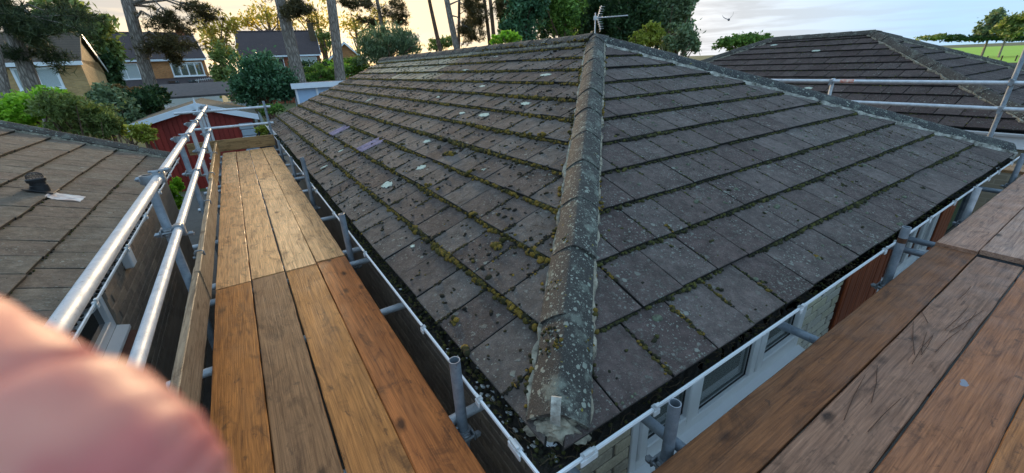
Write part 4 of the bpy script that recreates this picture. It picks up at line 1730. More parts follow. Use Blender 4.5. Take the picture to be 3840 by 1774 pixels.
# black vent cowl with its flashing, and a pale scrap beside it
vb_ = SN.P(5.24 - NY0, (1.66 - 1.0) / CT, 0.055)
cw = thing('vent_cowl', 'black plastic vent cowl with caged top on the left roof', 'vent', loc=vb_)
cw.scale = (.72, .72, .72)
TI = Matrix.Rotation(math.radians(22.5), 4, 'Y')
fm = MB().box(-.13, .13, -.12, .14, -.004, .008, M=TI, c=.002)
fm.ob('flashing', 'black_plastic', cw)
lathe([(.085, -.03), (.082, .06), (.074, .065), (.074, .10), (.088, .105), (.092, .14), (.085, .145), (.08, .15)], 24).ob('pipe', 'black_plastic', cw, smooth=True)
cg = MB()
for k in range(16):
    t = 2 * math.pi * k / 16
    cg.path([(0.075 * math.cos(t), .075 * math.sin(t), .145), (.07 * math.cos(t), .07 * math.sin(t), .19), (.03 * math.cos(t), .03 * math.sin(t), .215), (0, 0, .218)], .0035, 5)
cg.path([(.072 * math.cos(t), .072 * math.sin(t), .175) for t in np.linspace(0, 2 * math.pi, 20)], .003, 5)
cg.ob('cage', 'black_plastic', cw)
pq = SN.P(5.16 - NY0, (1.50 - 1.0) / CT, 0.056)
V, F = [], []
for i in range(7):
    for j in range(6):
        u, v = (i / 6 - .5) * .20, (j / 5 - .5) * .22
        u += 0.012 * math.sin(j * 2.1) * (1 if i in (0, 6) else 0)
        q = SN.P(5.16 - NY0 + u + v * .15, .5 / CT + v, 0)
        V.append(q + SN.Nn * (SN.top(.5 / CT + v) + 0.004 + 0.004 * math.sin(i * 1.9 + j)))
n0 = len(V)
V += [np.array(p) - SN.Nn * .003 for p in V]
for i in range(6):
    for j in range(5):
        a = i * 6 + j
        F += [(a, a + 1, a + 7, a + 6), (n0 + a, n0 + a + 6, n0 + a + 7, n0 + a + 1)]
MB().add(V, F).ob('pale_scrap', 'paper', None, label='crumpled pale scrap lying on the left roof beside the vent cowl', cat='scrap')

# ================================================================== NEIGHBOUR ON THE RIGHT
nr = thing('neighbour_bungalow', 'bungalow on the right with dark brown hip roof behind the scaffold rails', 'bungalow')
QX, QY, QZ = 8.98, 0.60, 0.235
QL = 9.07
QA = np.array([QX + HALF, QY + HALF, QZ + HALF * ST / CT])
QB = np.array([QX + HALF, QY + QL - HALF, QA[2]])
SQ = Slope((QX, QY, QZ), (0, 1, 0), (1, 0, 0), (lambda u, v: u - v * CT - .03, lambda u, v: QL - u - v * CT - .03), QL, 12, HALF / CT - .02)
SQ2 = Slope((QX, QY, QZ), (1, 0, 0), (0, 1, 0), (lambda u, v: u - v * CT - .03, lambda u, v: WID - u - v * CT - .03), WID, 12, HALF / CT - .02)
e1, e2, e3, e4 = (np.array([QX, QY, QZ]), np.array([QX, QY + QL, QZ]), np.array([QX + WID, QY, QZ]), np.array([QX + WID, QY + QL, QZ]))
pq1 = slope_slab('roof_slope', [e1, e2, QB, QA], 'underlay', nr)
pq2 = slope_slab('roof_slope', [e1, QA, e3], 'underlay', nr)
slope_slab('roof_slope', [e3, QA, QB, e4], 'tile_far', nr)
slope_slab('roof_slope', [e4, QB, e2], 'tile_far', nr)
tile_slopes([(SQ, pq1), (SQ2, pq2)], ['tile_far', 'tile_far'], 300, nr)
for (a, b, sd2) in ((e1, QA, 31), (e2, QB, 32), (e3, QA, 33)):
    d_ = (b - a) / np.linalg.norm(b - a)
    cap_run(a + d_ * .1, b, .44, .112, .082, .102, 'hip_neighbour', 'hip_tile', nr, seed=sd2, jit=.01)
    strip_mortar(a + d_ * .1, b, 1, .112, .024, .02, 'mortar', nr, seed=sd2 + 10, rough=.02)
    strip_mortar(a + d_ * .1, b, -1, .112, .024, .02, 'mortar', nr, seed=sd2 + 20, rough=.02)
cap_run(QA, QB, .44, .115, .088, .108, 'hip_neighbour', 'ridge_tile', nr, seed=35)
P4, R4 = moss_on(SQ, 16, 4, 900, .02, 61, edge_thr=.42)
P5, R5 = moss_on(SQ2, 16, 4, 500, .02, 62, edge_thr=.42)
for (a_, b_, S_) in ((P4, R4, SQ), (P5, R5, SQ2)):
    V, F = lumps(a_, b_, .2, basis(S_))
    ob('moss', np_mesh_idx('moss', V, F, 'moss_dark'), nr, kind='stuff')
for i, (u, v, a, b) in enumerate([(4.2, 2.9, .09, .05), (5.4, 3.4, .09, .05), (5.9, 1.9, .08, .05), (3.5, 1.1, .08, .05), (6.6, .9, .07, .05)]):
    o = patch(SQ, u, v, a, b, 300 + i)
    o.parent = nr
sweep_corner('gutter', gutter_prof(), QY + QL, (QX - .06, QY - .06, QZ), 'y', 'upvc', nr)
sweep_corner('gutter', gutter_prof(), QX + WID, (QX - .06, QY - .06, QZ), 'x', 'upvc', nr)
MB().box(QX + .055, QX + .075, QY, QY + QL, QZ - .22, QZ - .01).ob('fascia', 'upvc', nr)
MB().box(QX + .14, QX + WID - .14, QY + .14, QY + QL - .14, GZ, QZ - .05).ob('wall', 'wall_buff', nr)

# ================================================================== SCAFFOLD
TR = 0.02415


def board_obj(parent, L, wdt, thk, mw, color, seed, mat='board', name='board', label=None):
    rng = np.random.default_rng(seed)
    k = max(6, int(L / 0.12))
    c = 0.004
    prof = [(-wdt / 2 + c, -thk / 2), (wdt / 2 - c, -thk / 2), (wdt / 2, -thk / 2 + c), (wdt / 2, thk / 2 - c), (wdt / 2 - c, thk / 2), (-wdt / 2 + c, thk / 2), (-wdt / 2, thk / 2 - c), (-wdt / 2, -thk / 2 + c)]
    V, F = [], []
    bow = rng.normal(0, .003)
    for i in range(k + 1):
        x = L * (i / k - .5)
        for (y, z) in prof:
            V.append((x + rng.normal(0, .002), y + rng.normal(0, .0009) + bow * math.sin(i / k * math.pi), z + rng.normal(0, .0004)))
    n = 8
    for i in range(k):
        for j in range(n):
            a = i * n + j
            b = i * n + (j + 1) % n
            F.append((a, b, b + n, a + n))
    F.append(tuple(range(n - 1, -1, -1)))
    F.append(tuple(range(k * n, k * n + n)))
    o = MB().add(V, F).ob(name, mat, parent, mw=mw, color=color)
    if label:
        o['label'] = label
    return o


def tube(parent, p0, p1, mat='galv', name='tube', **kw):
    p0, p1 = Vector(p0), Vector(p1)
    c = (p0 + p1) / 2
    return MB().tube(p0 - c, p1 - c, TR, 20, 0.004).ob(name, mat, parent, smooth=True, mw=Matrix.Translation(c), **kw)


def coupler_mesh(right_angle=True):
    """scaffold double coupler: a clamp round a tube along local x, another round a tube along local z offset in y"""
    mb = MB()
    for (ax, oy, ln) in ((0, 0.0, .052), (2, 0.05, .052)):
        n = 18
        V, F = [], []
        for s_ in (-1, 1):
            for rr_ in (TR + .001, TR + .011):
                for i in range(n):
                    t = 2 * math.pi * i / n
                    a, b = rr_ * math.cos(t), rr_ * math.sin(t)
                    if ax == 0:
                        V.append((s_ * ln / 2, oy + a, b))
                    else:
                        V.append((a, oy + b, s_ * ln / 2))
        for i in range(n):
            j = (i + 1) % n
            F += [(n + i, n + j, 3 * n + j, 3 * n + i), (i, j, n + j, n + i), (2 * n + i, 3 * n + i, 3 * n + j, 2 * n + j)]
        mb.add(V, F)
        # hinge lug, bolt and nut
        if ax == 0:
            mb.box(-.02, .02, -.012, .020, TR + .004, TR + .022, c=.003)
            mb.tube((0, -.07, TR + .018), (0, .035, TR + .018), .0075, 8)
            mb.tube((0, -.064, TR + .018), (0, -.042, TR + .018), .016, 6)
            mb.box(-.022, .022, -.034, -.022, -.03, .046, c=.003)
        else:
            mb.box(TR + .002, TR + .024, .03, .066, -.02, .02, c=.003)
            mb.tube((TR + .02, .0, 0), (TR + .02, .115, 0), .0075, 8)
            mb.tube((TR + .02, .088, 0), (TR + .02, .108, 0), .016, 6)
            mb.box(TR - .04, TR + .03, .078, .088, -.022, .022, c=.003)
    mb.box(-.024, .024, TR - .002, .05 - TR + .002, -.024, .024, c=.004)
    return mb.me('coupler', 'coupler', True)


CPL = coupler_mesh()


def coupler(parent, p, M=None):
    return ob('coupler', CPL, parent, Matrix.Translation(p) @ (M or Matrix.Identity(4)) @ Matrix.Rotation(random.choice((0, math.pi)), 4, 'Y'))


ROTX_Y = Matrix.Rotation(math.radians(90), 4, 'Z')        # local x -> +y, local y -> -x
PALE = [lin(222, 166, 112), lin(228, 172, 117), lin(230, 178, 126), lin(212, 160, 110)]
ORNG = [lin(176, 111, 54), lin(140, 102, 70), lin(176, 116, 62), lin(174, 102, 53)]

s1 = thing('scaffold', 'scaffold walkway with double guard rails running away along the left eave', 'scaffold')
xs = [-.347, -.116, .116, .345]
RB = Matrix.Rotation(math.radians(90), 4, 'Z')
for k in range(4):
    w_ = .222
    e0 = 3.360 + (0.01 if k % 2 else -.01)
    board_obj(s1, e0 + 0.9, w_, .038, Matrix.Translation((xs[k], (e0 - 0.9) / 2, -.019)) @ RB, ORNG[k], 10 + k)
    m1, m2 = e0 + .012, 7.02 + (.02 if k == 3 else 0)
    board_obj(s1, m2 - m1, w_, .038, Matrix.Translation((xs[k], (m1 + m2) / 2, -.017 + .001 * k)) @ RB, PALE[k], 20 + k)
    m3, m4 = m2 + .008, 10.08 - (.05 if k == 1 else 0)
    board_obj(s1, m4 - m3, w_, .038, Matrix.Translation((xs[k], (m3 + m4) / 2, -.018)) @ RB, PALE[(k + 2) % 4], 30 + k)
# toe boards on edge
RBE = RB @ Matrix.Rotation(math.radians(90), 4, 'X')
board_obj(s1, 2.75, .225, .038, Matrix.Translation((-.512, 1.90, .130)) @ Matrix.Rotation(math.radians(-0.6), 4, 'Z') @ RBE, lin(152, 134, 112), 41, name='toe_board')
board_obj(s1, 3.25, .225, .038, Matrix.Translation((-.492, 4.80, .132)) @ RBE, lin(150, 132, 110), 42, name='toe_board')
board_obj(s1, 3.55, .225, .038, Matrix.Translation((-.505, 8.10, .135)) @ RBE, lin(164, 128, 84), 43, name='toe_board')
board_obj(s1, 1.50, .225, .038, Matrix.Translation((-.24, 10.13, .135)) @ Matrix.Rotation(math.radians(90), 4, 'X'), lin(158, 128, 88), 44, name='toe_board')
# rails
RX = -.495
tube(s1, (RX, .25, .888), (RX, 10.45, .888), name='guard_rail')
tube(s1, (RX, .25, .558), (RX, 9.2, .558), name='guard_rail')
tube(s1, (-1.02, 10.19, .815), (.60, 10.19, .805), name='guard_rail')
tube(s1, (-.80, 10.19, .49), (.58, 10.19, .48), name='guard_rail')
for i, y in enumerate((3.15, 5.1, 6.65, 8.5, 10.24)):
    tube(s1, (-.545, y, GZ), (-.545, y, (.885 if i < 4 else .93)), 'galv_old' if i < 2 else 'galv', name='standard')
    for z in (.888, .558):
        if i == 4 and z < .6:
            continue
        coupler(s1, (RX, y, z), ROTX_Y)
tube(s1, (.50, 10.24, GZ), (.50, 10.24, .92), 'galv_old', name='standard')
for z in (.805, .48):
    coupler(s1, (.50, 10.19, z))
tube(s1, (-.60, 10.24, GZ), (-.60, 10.24, .90), name='standard')
for (y, zt) in ((1.285, .305), (3.37, .365), (5.33, .52), (7.0, .262), (8.84, .285)):
    tube(s1, (.498, y, GZ), (.498, y, zt), 'galv_old', name='standard')
    coupler(s1, (.498 - .05, y, -.110), Matrix.Rotation(math.radians(-90), 4, 'Z'))
TY = (.35, 1.335, 2.42, 3.30, 3.58, 4.65, 6.03, 6.9, 7.2, 8.1, 9.3, 10.0)
for i, y in enumerate(TY):
    tube(s1, (-.66 + random.uniform(-.05, .06), y, -.062), (.69, y, -.062), 'galv', name='transom')
for x in (-.545 - .05, .498 - .05):
    tube(s1, (x, .2, -.112), (x, 10.4, -.112), 'galv_old', name='ledger')
# toe board clips over the top edge
TC = MB()
TC.path([(-.03, 0, -.05), (-.028, 0, .0), (-.02, 0, .012), (.012, 0, .012), (.026, 0, .004), (.028, 0, -.03)], .006, 8)
TC.tube((-.045, 0, -.035), (-.02, 0, -.035), .011, 8)
TCM = TC.me('toe_board_clip', 'coupler', True)
for y in (3.55, 5.1, 6.65, 8.5):
    ob('toe_board_clip', TCM, s1, Matrix.Translation((-.495, y, .247)))

s2 = thing('scaffold', 'scaffold boards in the lower right foreground along the windows', 'scaffold')
ys = [.513, .283, .052, -.178, -.41]
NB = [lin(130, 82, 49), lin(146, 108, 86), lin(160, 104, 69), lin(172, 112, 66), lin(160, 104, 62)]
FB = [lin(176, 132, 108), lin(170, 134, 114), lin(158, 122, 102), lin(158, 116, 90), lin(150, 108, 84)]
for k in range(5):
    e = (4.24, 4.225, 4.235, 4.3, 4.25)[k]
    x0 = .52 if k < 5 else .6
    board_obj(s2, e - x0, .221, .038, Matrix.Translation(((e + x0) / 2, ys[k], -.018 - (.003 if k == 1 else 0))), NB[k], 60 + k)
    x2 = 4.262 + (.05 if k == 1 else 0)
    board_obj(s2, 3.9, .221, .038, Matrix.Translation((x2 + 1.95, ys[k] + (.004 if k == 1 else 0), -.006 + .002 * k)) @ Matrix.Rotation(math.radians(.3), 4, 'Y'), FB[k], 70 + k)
for (x, zt, mt) in ((1.118, .215, 'galv_old'), (3.475, .335, 'galv_old'), (5.36, .232, 'galv'), (7.2, .26, 'galv_old')):
    tube(s2, (x, .664, GZ), (x, .664, zt), mt, name='standard')
    coupler(s2, (x, .614, -.110))
for x in (.75, 1.19, 2.38, 4.15, 4.43, 6.64, 8.0):
    tube(s2, (x, -.75, -.062), (x, .868, -.062), 'galv_old', name='transom')
tube(s2, (.5, .614, -.112), (8.6, .614, -.112), 'galv_old', name='ledger')
tube(s2, (.5, -.5, -.112), (8.6, -.5, -.112), 'galv_old', name='ledger')
tube(s2, (1.118, -.55, GZ), (1.118, -.55, .02), 'galv_old', name='standard')
# orange rust mark on the second post
MB().tube((3.475, .664, .225), (3.475, .664, .26), TR + .0006, 20, .0005).ob('rust_band', 'pine_needle_brown', s2)

s3 = thing('scaffold', 'bright tube scaffold rails behind the roof at the right', 'scaffold')
tube(s3, (8.0, -2.5, .94), (8.0, 4.6, .955), name='guard_rail')
tube(s3, (8.0, -2.5, .628), (8.0, 4.6, .66), name='guard_rail')
for (y, zt) in ((1.085, 1.45), (2.98, .99), (-1.2, 1.4)):
    tube(s3, (8.05, y, GZ), (8.05, y, zt), 'galv_old' if y < 2 else 'galv', name='standard')
    for z in (.945, .64):
        coupler(s3, (8.0, y, z), Matrix.Rotation(math.radians(-90), 4, 'Z'))
MB().tube((8.0, 2.68, .951), (8.0, 2.86, .951), TR + .003, 20, .002).ob('warning_tape', 'red_tape', s3)
for y in (-.2, 1.0, 2.2, 3.4):
    tube(s3, (7.45, y, -.062), (8.2, y, -.062), 'galv_old', name='transom')
for k in range(2):
    board_obj(s3, 7.0, .2245, .038, Matrix.Translation((7.66 + k * .232, 1.0, -.018)) @ RB, lin(160, 128, 92), 90 + k)

# pine needles dropped on the right hand boards
ND = []
for (a, b) in (((3165, 1575), (3245, 1405)), ((3268, 1508), (3290, 1370)), ((3255, 1618), (3380, 1492)), ((3430, 1330), (3425, 1205)), ((3455, 1330), (3500, 1255)),
               ((3420, 1365), (3500, 1255)), ((3455, 1320), (3475, 1245)), ((3508, 1320), (3600, 1237)), ((3545, 1235), (3632, 1150)), ((3562, 1243), (3690, 1162)), ((3610, 1235), (3662, 1168)),
               ((3640, 1075), (3590, 1125)), ((3480, 1210), (3455, 1165))):
    ND.append((a, b))


def deckpt(px, py, z):
    d = ray(px, py)
    return CAM + d * ((z - CAM[2]) / d[2])


for (a, b) in ND:
    p, q = deckpt(*a, .004), deckpt(*b, .004)
    c = (p + q) / 2
    d = q - p
    n_ = np.array([-d[1], d[0], 0]) * random.uniform(-.08, .08)
    mb = MB()
    mb.path([p - c, n_ * .25 + np.array([0, 0, .001]), q - c], [.0017, .0017, .0011], 5)
    mb.ob('pine_needle', 'pine_needle_brown', None, mw=Matrix.Translation(c), label='brown pine needle lying on the right hand scaffold boards', cat='pine needle', group='fallen needles on the boards')
# pale splash on the third board
V = [(0, 0, .0015)]
for i in range(18):
    t = 2 * math.pi * i / 18
    r_ = .017 * (1 + .28 * math.sin(2 * t + 1) + .16 * math.sin(3 * t) + .10 * math.sin(7 * t))
    V.append((r_ * 1.4 * math.cos(t), r_ * math.sin(t), .0012))
F = [(0, 1 + i, 1 + (i + 1) % 18) for i in range(18)]
sp_ = deckpt(3615, 1438, .001)
MB().add(V, F).ob('paint_splash', 'paint_splash', s2, mw=Matrix.Translation(sp_))
lf = deckpt(1250, 939, .003)
MB().add([(-.04, -.004, 0), (0, -.012, .004), (.045, 0, .001), (0, .012, .004)], [(0, 1, 2, 3)]).ob('fallen_leaf', 'leaf_litter', None, mw=Matrix.Translation(lf), label='small yellow leaf on the pale walkway boards', cat='leaf')
# ================================================================== BACKGROUND: trees and shrubs


def leaf_quads(P, size, rng, aspect=0.5, up=0.2, outward=None, jitter=0.35):
    n = len(P)
    a = rng.normal(size=(n, 3))
    if outward is not None:
        a = a * 0.8 + outward
    a[:, 2] += up
    a /= np.linalg.norm(a, axis=1)[:, None]
    b = np.cross(a, rng.normal(size=(n, 3)))
    b /= np.linalg.norm(b, axis=1)[:, None]
    c = np.cross(a, b)
    L = size * (1 + rng.normal(0, jitter, (n, 1)).clip(-.6, .9))
    W_ = L * aspect
    v0 = P - a * L * .5
    v1 = P + b * W_ * .5 + c * L * .08
    v2 = P + a * L * .5
    v3 = P - b * W_ * .5 + c * L * .08
    return np.stack([v0, v1, v2, v3], 1).reshape(-1, 3)


def clump_points(c, rad, n, rng, sub=14, fill=0.35):
    """points gathered in sub-clumps through an ellipsoid; returns points and outward directions"""
    c = np.array(c, float)
    rad = np.array(rad, float)
    sub = int(sub * 1.7)
    d = rng.normal(size=(sub, 3))
    d /= np.linalg.norm(d, axis=1)[:, None]
    rr_ = rng.uniform(fill, 0.9, (sub, 1))
    cs = d * rr_
    sr = rng.uniform(0.13, 0.40, sub)
    k = rng.integers(0, sub, n)
    e = rng.normal(size=(n, 3))
    e /= np.linalg.norm(e, axis=1)[:, None]
    e *= (rng.random((n, 1)) ** 0.45)
    q = cs[k] + e * sr[k][:, None]
    q += rng.normal(0, .03, (n, 3))
    far_ = rng.random(n) < .16
    q[far_] += rng.normal(0, .16, (int(far_.sum()), 3))
    return c + q * rad, (q / np.linalg.norm(q, axis=1)[:, None]) * 0.7


def crown_obj(name, P, Od, size, mat, parent, rng, aspect=.5, up=.15):
    V = leaf_quads(P, size, rng, aspect, up, Od)
    return ob(name, np_mesh(name, V, 4, 4, mat), parent)


SEED = [1000]


def px_blob(px, py, rx, ry, D, depth=1.0):
    c = at(px, py, D)
    m = mpp(px, py, D)
    return c, (rx * m, ry * m, depth)


def shrub(name, label, cat, blobs, D, n, size, mat, trunk=True, group=None, aspect=.5, dscale=.8, barkm='bark_brown', sub=14, fill=.35, limbs=4, up=.15):
    """blobs in photo pixels (cx,cy,rx,ry,share) set at distance D; a crown of leaves over a branching stem"""
    SEED[0] += 1
    rng = np.random.default_rng(SEED[0])
    Ps, Os = [], []
    dirv = at(blobs[0][0], blobs[0][1], D) - CAM
    dirv[2] = 0
    dirv /= np.linalg.norm(dirv)
    lat_ = np.array([dirv[1], -dirv[0], 0])
    cents = []
    for (px, py, rx, ry, sh) in blobs:
        c = at(px, py, D + rng.uniform(-.4, .4))
        m = mpp(px, py, D)
        R_ = (rx * m, rx * m * dscale, ry * m)
        p, o_ = clump_points((0, 0, 0), R_, int(n * sh), rng, sub, fill)
        p = c + lat_ * p[:, :1] + dirv * p[:, 1:2] + np.array([0, 0, 1.0]) * p[:, 2:3]
        Ps.append(p)
        Os.append(o_)
        cents.append((c, R_))
    P = np.vstack(Ps)
    O_ = np.vstack(Os)
    keep = P[:, 2] > GZ + .02
    P, O_ = P[keep], O_[keep]
    base = np.array([cents[0][0][0], cents[0][0][1], GZ])
    t = thing(name, label, cat, group, loc=base)
    crown_obj('crown', P - base, O_, size, mat, t, rng, aspect, up)
    if trunk:
        mb = MB()
        top = cents[0][0] + np.array([0, 0, cents[0][1][2] * .3])
        r0 = max(.03, .03 * (top[2] - GZ))
        mb.path([(0, 0, -.1), (rng.normal(0, .03), rng.normal(0, .03), (top[2] - GZ) * .5), (0, 0, top[2] - GZ)], [r0, r0 * .75, r0 * .4], 8)
        for (c, R_) in cents:
            for _ in range(limbs):
                s_ = np.array([0, 0, (top[2] - GZ) * rng.uniform(.35, .8)])
                e_ = c - base + rng.normal(size=3) * np.array([R_[0], R_[0], R_[2]]) * .4
                mb.path([s_, (s_ + e_) / 2 + rng.normal(0, .1, 3), e_], [r0 * .4, r0 * .25, r0 * .08], 6)
        mb.ob('trunk', barkm, t, smooth=True)
    return t


def tuft_mesh_pts(P, rng, length, width, k=9, bias=None):
    """bunches of pine needles: k blades radiating from each point"""
    n = len(P)
    a = rng.normal(size=(n, k, 3))
    if bias is not None:
        a += bias[:, None, :] * .9
    a /= np.linalg.norm(a, axis=2)[:, :, None]
    b = np.cross(a, rng.normal(size=(n, k, 3)))
    b /= np.linalg.norm(b, axis=2)[:, :, None]
    L = length * rng.uniform(.7, 1.2, (n, k, 1))
    p = P[:, None, :]
    V = np.stack([p + b * width * .5, p + a * L + b * width * .15, p + a * L - b * width * .15, p - b * width * .5], 2)
    return V.reshape(-1, 3)


def pine(label, top, bot, wpx, D, boughs=(), bark='bark_grey', needle='needle_pine', ntuft=500, tl=.16, tw=.022, extra=None, name='pine_tree', lean=0.0):
    """tall bare trunk seen from bottom pixel to top pixel, carried on above the picture with a crown; boughs are (px,py,rx,ry) masses of needles"""
    SEED[0] += 1
    rng = np.random.default_rng(SEED[0])
    b = at(bot[0], bot[1], D)
    tp = at(top[0], top[1], D)
    dxy = (tp - b) / max(.2, (tp[2] - b[2]))
    base = b - dxy * (b[2] - GZ)
    base[2] = GZ
    H = 16.0
    m = mpp(bot[0], bot[1], D)
    r0 = wpx * m / 2
    t = thing(name, label, 'tree', 'tall pine trunks', loc=base)
    pts, rad = [], []
    k = 26
    for i in range(k + 1):
        z = H * i / k
        wob_ = np.array([math.sin(z * .5 + SEED[0]), math.cos(z * .43 + SEED[0] * 2), 0]) * .05
        pts.append(dxy * z * (1 if z < 6 else 1) * np.array([1, 1, 0]) + np.array([0, 0, z]) + wob_)
        flare = 1.0 + .35 * math.exp(-z * 1.2)
        rad.append(r0 * 1.08 * flare * (1 - .045 * z) * rng.uniform(.97, 1.03))
    MB().path(pts, [max(.05, q) for q in rad], 14).ob('trunk', bark, t, smooth=True)
    Ps, Bs = [], []
    for (px, py, rx, ry, dens) in boughs:
        mb = MB()
        c = at(px, py, D + rng.uniform(-1.2, .6)) - base
        q = mpp(px, py, D)
        R_ = np.array([rx * q, rx * q, ry * q])
        zt = max(.5, c[2] + rng.uniform(.3, 1.4))
        i = min(k, int(zt / H * k))
        root = np.array(pts[i])
        mid = (root + c) / 2 + np.array([0, 0, .35])
        mb.path([root, mid, c], [r0 * .26, r0 * .16, r0 * .06], 7)
        nn_ = max(6, int(ntuft * dens))
        subs = rng.normal(size=(9, 3)) * R_ * .68
        for s_ in subs:
            mb.path([mid * .35 + c * .65, (mid * .2 + c * .8) + s_ * .5 + np.array([0, 0, .05]), c + s_], [r0 * .07, r0 * .05, .008], 5)
        mb.ob('branch', bark, t, smooth=True)
        ks = rng.integers(0, 9, nn_)
        e = rng.normal(size=(nn_, 3)) * R_ * .22
        Ps.append(c + subs[ks] * rng.uniform(.4, 1.1, (nn_, 1)) + e)
        Bs.append(np.tile(np.array([0, 0, .35]), (nn_, 1)) + subs[ks] / (np.linalg.norm(R_) + .01))
    # crown far above the picture
    zc = rng.uniform(10.5, 13.5, 7)
    for z in zc:
        i = min(k, int(z / H * k))
        c = np.array(pts[i]) + np.array([rng.normal(0, 1.3), rng.normal(0, 1.3), .4])
        MB().path([np.array(pts[i]), c], [r0 * .22, r0 * .06], 6).ob('branch', bark, t, smooth=True)
        e = rng.normal(size=(70, 3)) * np.array([.7, .7, .35])
        Ps.append(c + e)
        Bs.append(np.tile(np.array([0, 0, .4]), (70, 1)))
    P = np.vstack(Ps)
    B_ = np.vstack(Bs)
    V = tuft_mesh_pts(P, rng, tl, tw, 9, B_)
    ob('crown', np_mesh('crown', V, 4, 4, needle), t)
    return t


# --- tall pines, left to right
pine('leftmost thick grey pine trunk in front of the gable house', (15, 0), (126, 330), 54, 22, [(165, 85, 100, 60, 2.6), (60, 60, 60, 70, 1.2), (215, 60, 60, 45, 1.0), (185, 205, 65, 35, .9), (60, 215, 40, 25, .35), (110, 150, 45, 35, .5)], needle='needle_dark', ntuft=230, tl=.2)
pine('grey pine trunk in front of the house with two white windows', (478, 0), (575, 335), 46, 23, [(630, 160, 72, 42, 1.25), (655, 210, 35, 28, .7), (590, 75, 40, 30, .25), (720, 25, 55, 35, .5), (640, 60, 30, 25, .3), (690, 110, 50, 30, .35), (780, 60, 30, 20, .2)], ntuft=420)
pine('grey pine trunk just right of the big laurel bush', (1047, 0), (1128, 310), 47, 22, [(1110, 20, 50, 35, 1.0), (1130, 50, 30, 25, .5)], ntuft=420)
pine('straight grey pine trunk left of the grassy green bush', (1238, 0), (1276, 297), 40, 23, [(1020, -60, 60, 40, .6)], ntuft=400)
pine('slender pine with dark sprays behind the grassy green bush', (1415, 0), (1435, 115), 19, 40, [(1310, 25, 50, 25, .8), (1390, 90, 35, 22, .6), (1480, 35, 50, 28, .9), (1510, 75, 28, 20, .5), (1375, 15, 25, 20, .4)], ntuft=300, tl=.26, tw=.04)
pine('slim brown pine trunk nearest the far end of the ridge', (1612, 0), (1650, 190), 18, 36, [(1640, -60, 60, 30, .5)], bark='bark_brown', ntuft=300, tl=.24, tw=.035)
pine('pale grey pine trunk above the middle of the ridge', (1678, 0), (1716, 185), 27, 33, [(1760, 30, 30, 40, .8), (1745, 110, 25, 30, .5)], ntuft=300, tl=.24, tw=.035)
pine('thin dark pine trunk touching the pale grey one', (1720, 0), (1722, 165), 14, 39, [(1770, 60, 32, 40, .9), (1760, 130, 28, 30, .6)], bark='bark_brown', ntuft=300, tl=.26, tw=.04)
pine('left of two slim brown pine trunks beside the dark trees', (1814, 0), (1834, 155), 16, 36, [(1785, 90, 30, 40, .7), (1790, 40, 25, 30, .5)], bark='bark_brown', ntuft=300, tl=.24, tw=.035)
pine('right of two slim brown pine trunks beside the dark trees', (1838, 0), (1852, 155), 18, 35, [(1870, 20, 25, 20, .4)], bark='bark_brown', ntuft=300, tl=.24, tw=.035)
pine('pine trunk cut by the left picture edge', (-30, 200), (10, 360), 40, 21, [], ntuft=200)

# --- broadleaf trees at the back, left to right
shrub('broadleaf_tree', 'light green tree behind the gable house at the left', 'tree', [(300, 110, 110, 110, .6), (370, 170, 80, 90, .4), (230, 30, 80, 60, .3)], 50, 5200, .42, 'leaf_olive', sub=22, group='trees behind the houses')
shrub('broadleaf_tree', 'dark green tree between the gable house and its neighbour', 'tree', [(400, 260, 45, 80, 1)], 44, 2200, .35, 'leaf_dark', group='trees behind the houses')
shrub('broadleaf_tree', 'golden birch against the glow beside the chimney of the middle house', 'tree', [(800, 130, 75, 100, .5), (845, 190, 60, 70, .3), (870, 90, 50, 50, .2)], 52, 1700, .32, 'leaf_gold', sub=26, fill=.2, group='trees behind the houses')
shrub('broadleaf_tree', 'green tree between the two middle houses', 'tree', [(840, 260, 55, 90, .7), (870, 330, 50, 50, .4)], 40, 2600, .3, 'leaf_olive', group='trees behind the houses')
shrub('broadleaf_tree', 'thin golden tree rising over the roof of the long house', 'tree', [(1000, 60, 80, 60, .5), (930, 80, 50, 40, .3), (1080, 90, 60, 40, .3)], 70, 1300, .38, 'leaf_gold', sub=30, fill=.15, group='trees behind the houses')
shrub('broadleaf_tree', 'thin golden tree between the long house and the brick gable', 'tree', [(1190, 80, 80, 80, .6), (1180, 150, 50, 50, .3)], 72, 1300, .38, 'leaf_gold', sub=30, fill=.15, group='trees behind the houses')
shrub('broadleaf_tree', 'thin pale tree behind the slender pine', 'tree', [(1330, 90, 80, 70, .6), (1420, 60, 60, 50, .3)], 74, 1200, .38, 'leaf_gold', sub=30, fill=.15, group='trees behind the houses')
shrub('broadleaf_tree', 'small green tree beside the chimney of the long house', 'tree', [(1215, 150, 30, 40, 1)], 62, 1000, .3, 'leaf_olive', group='trees behind the houses')
shrub('broadleaf_tree', 'distant tree on the horizon left of the brown trunk', 'tree', [(1635, 165, 50, 28, .7), (1690, 160, 40, 22, .4)], 60, 1300, .35, 'leaf_olive')
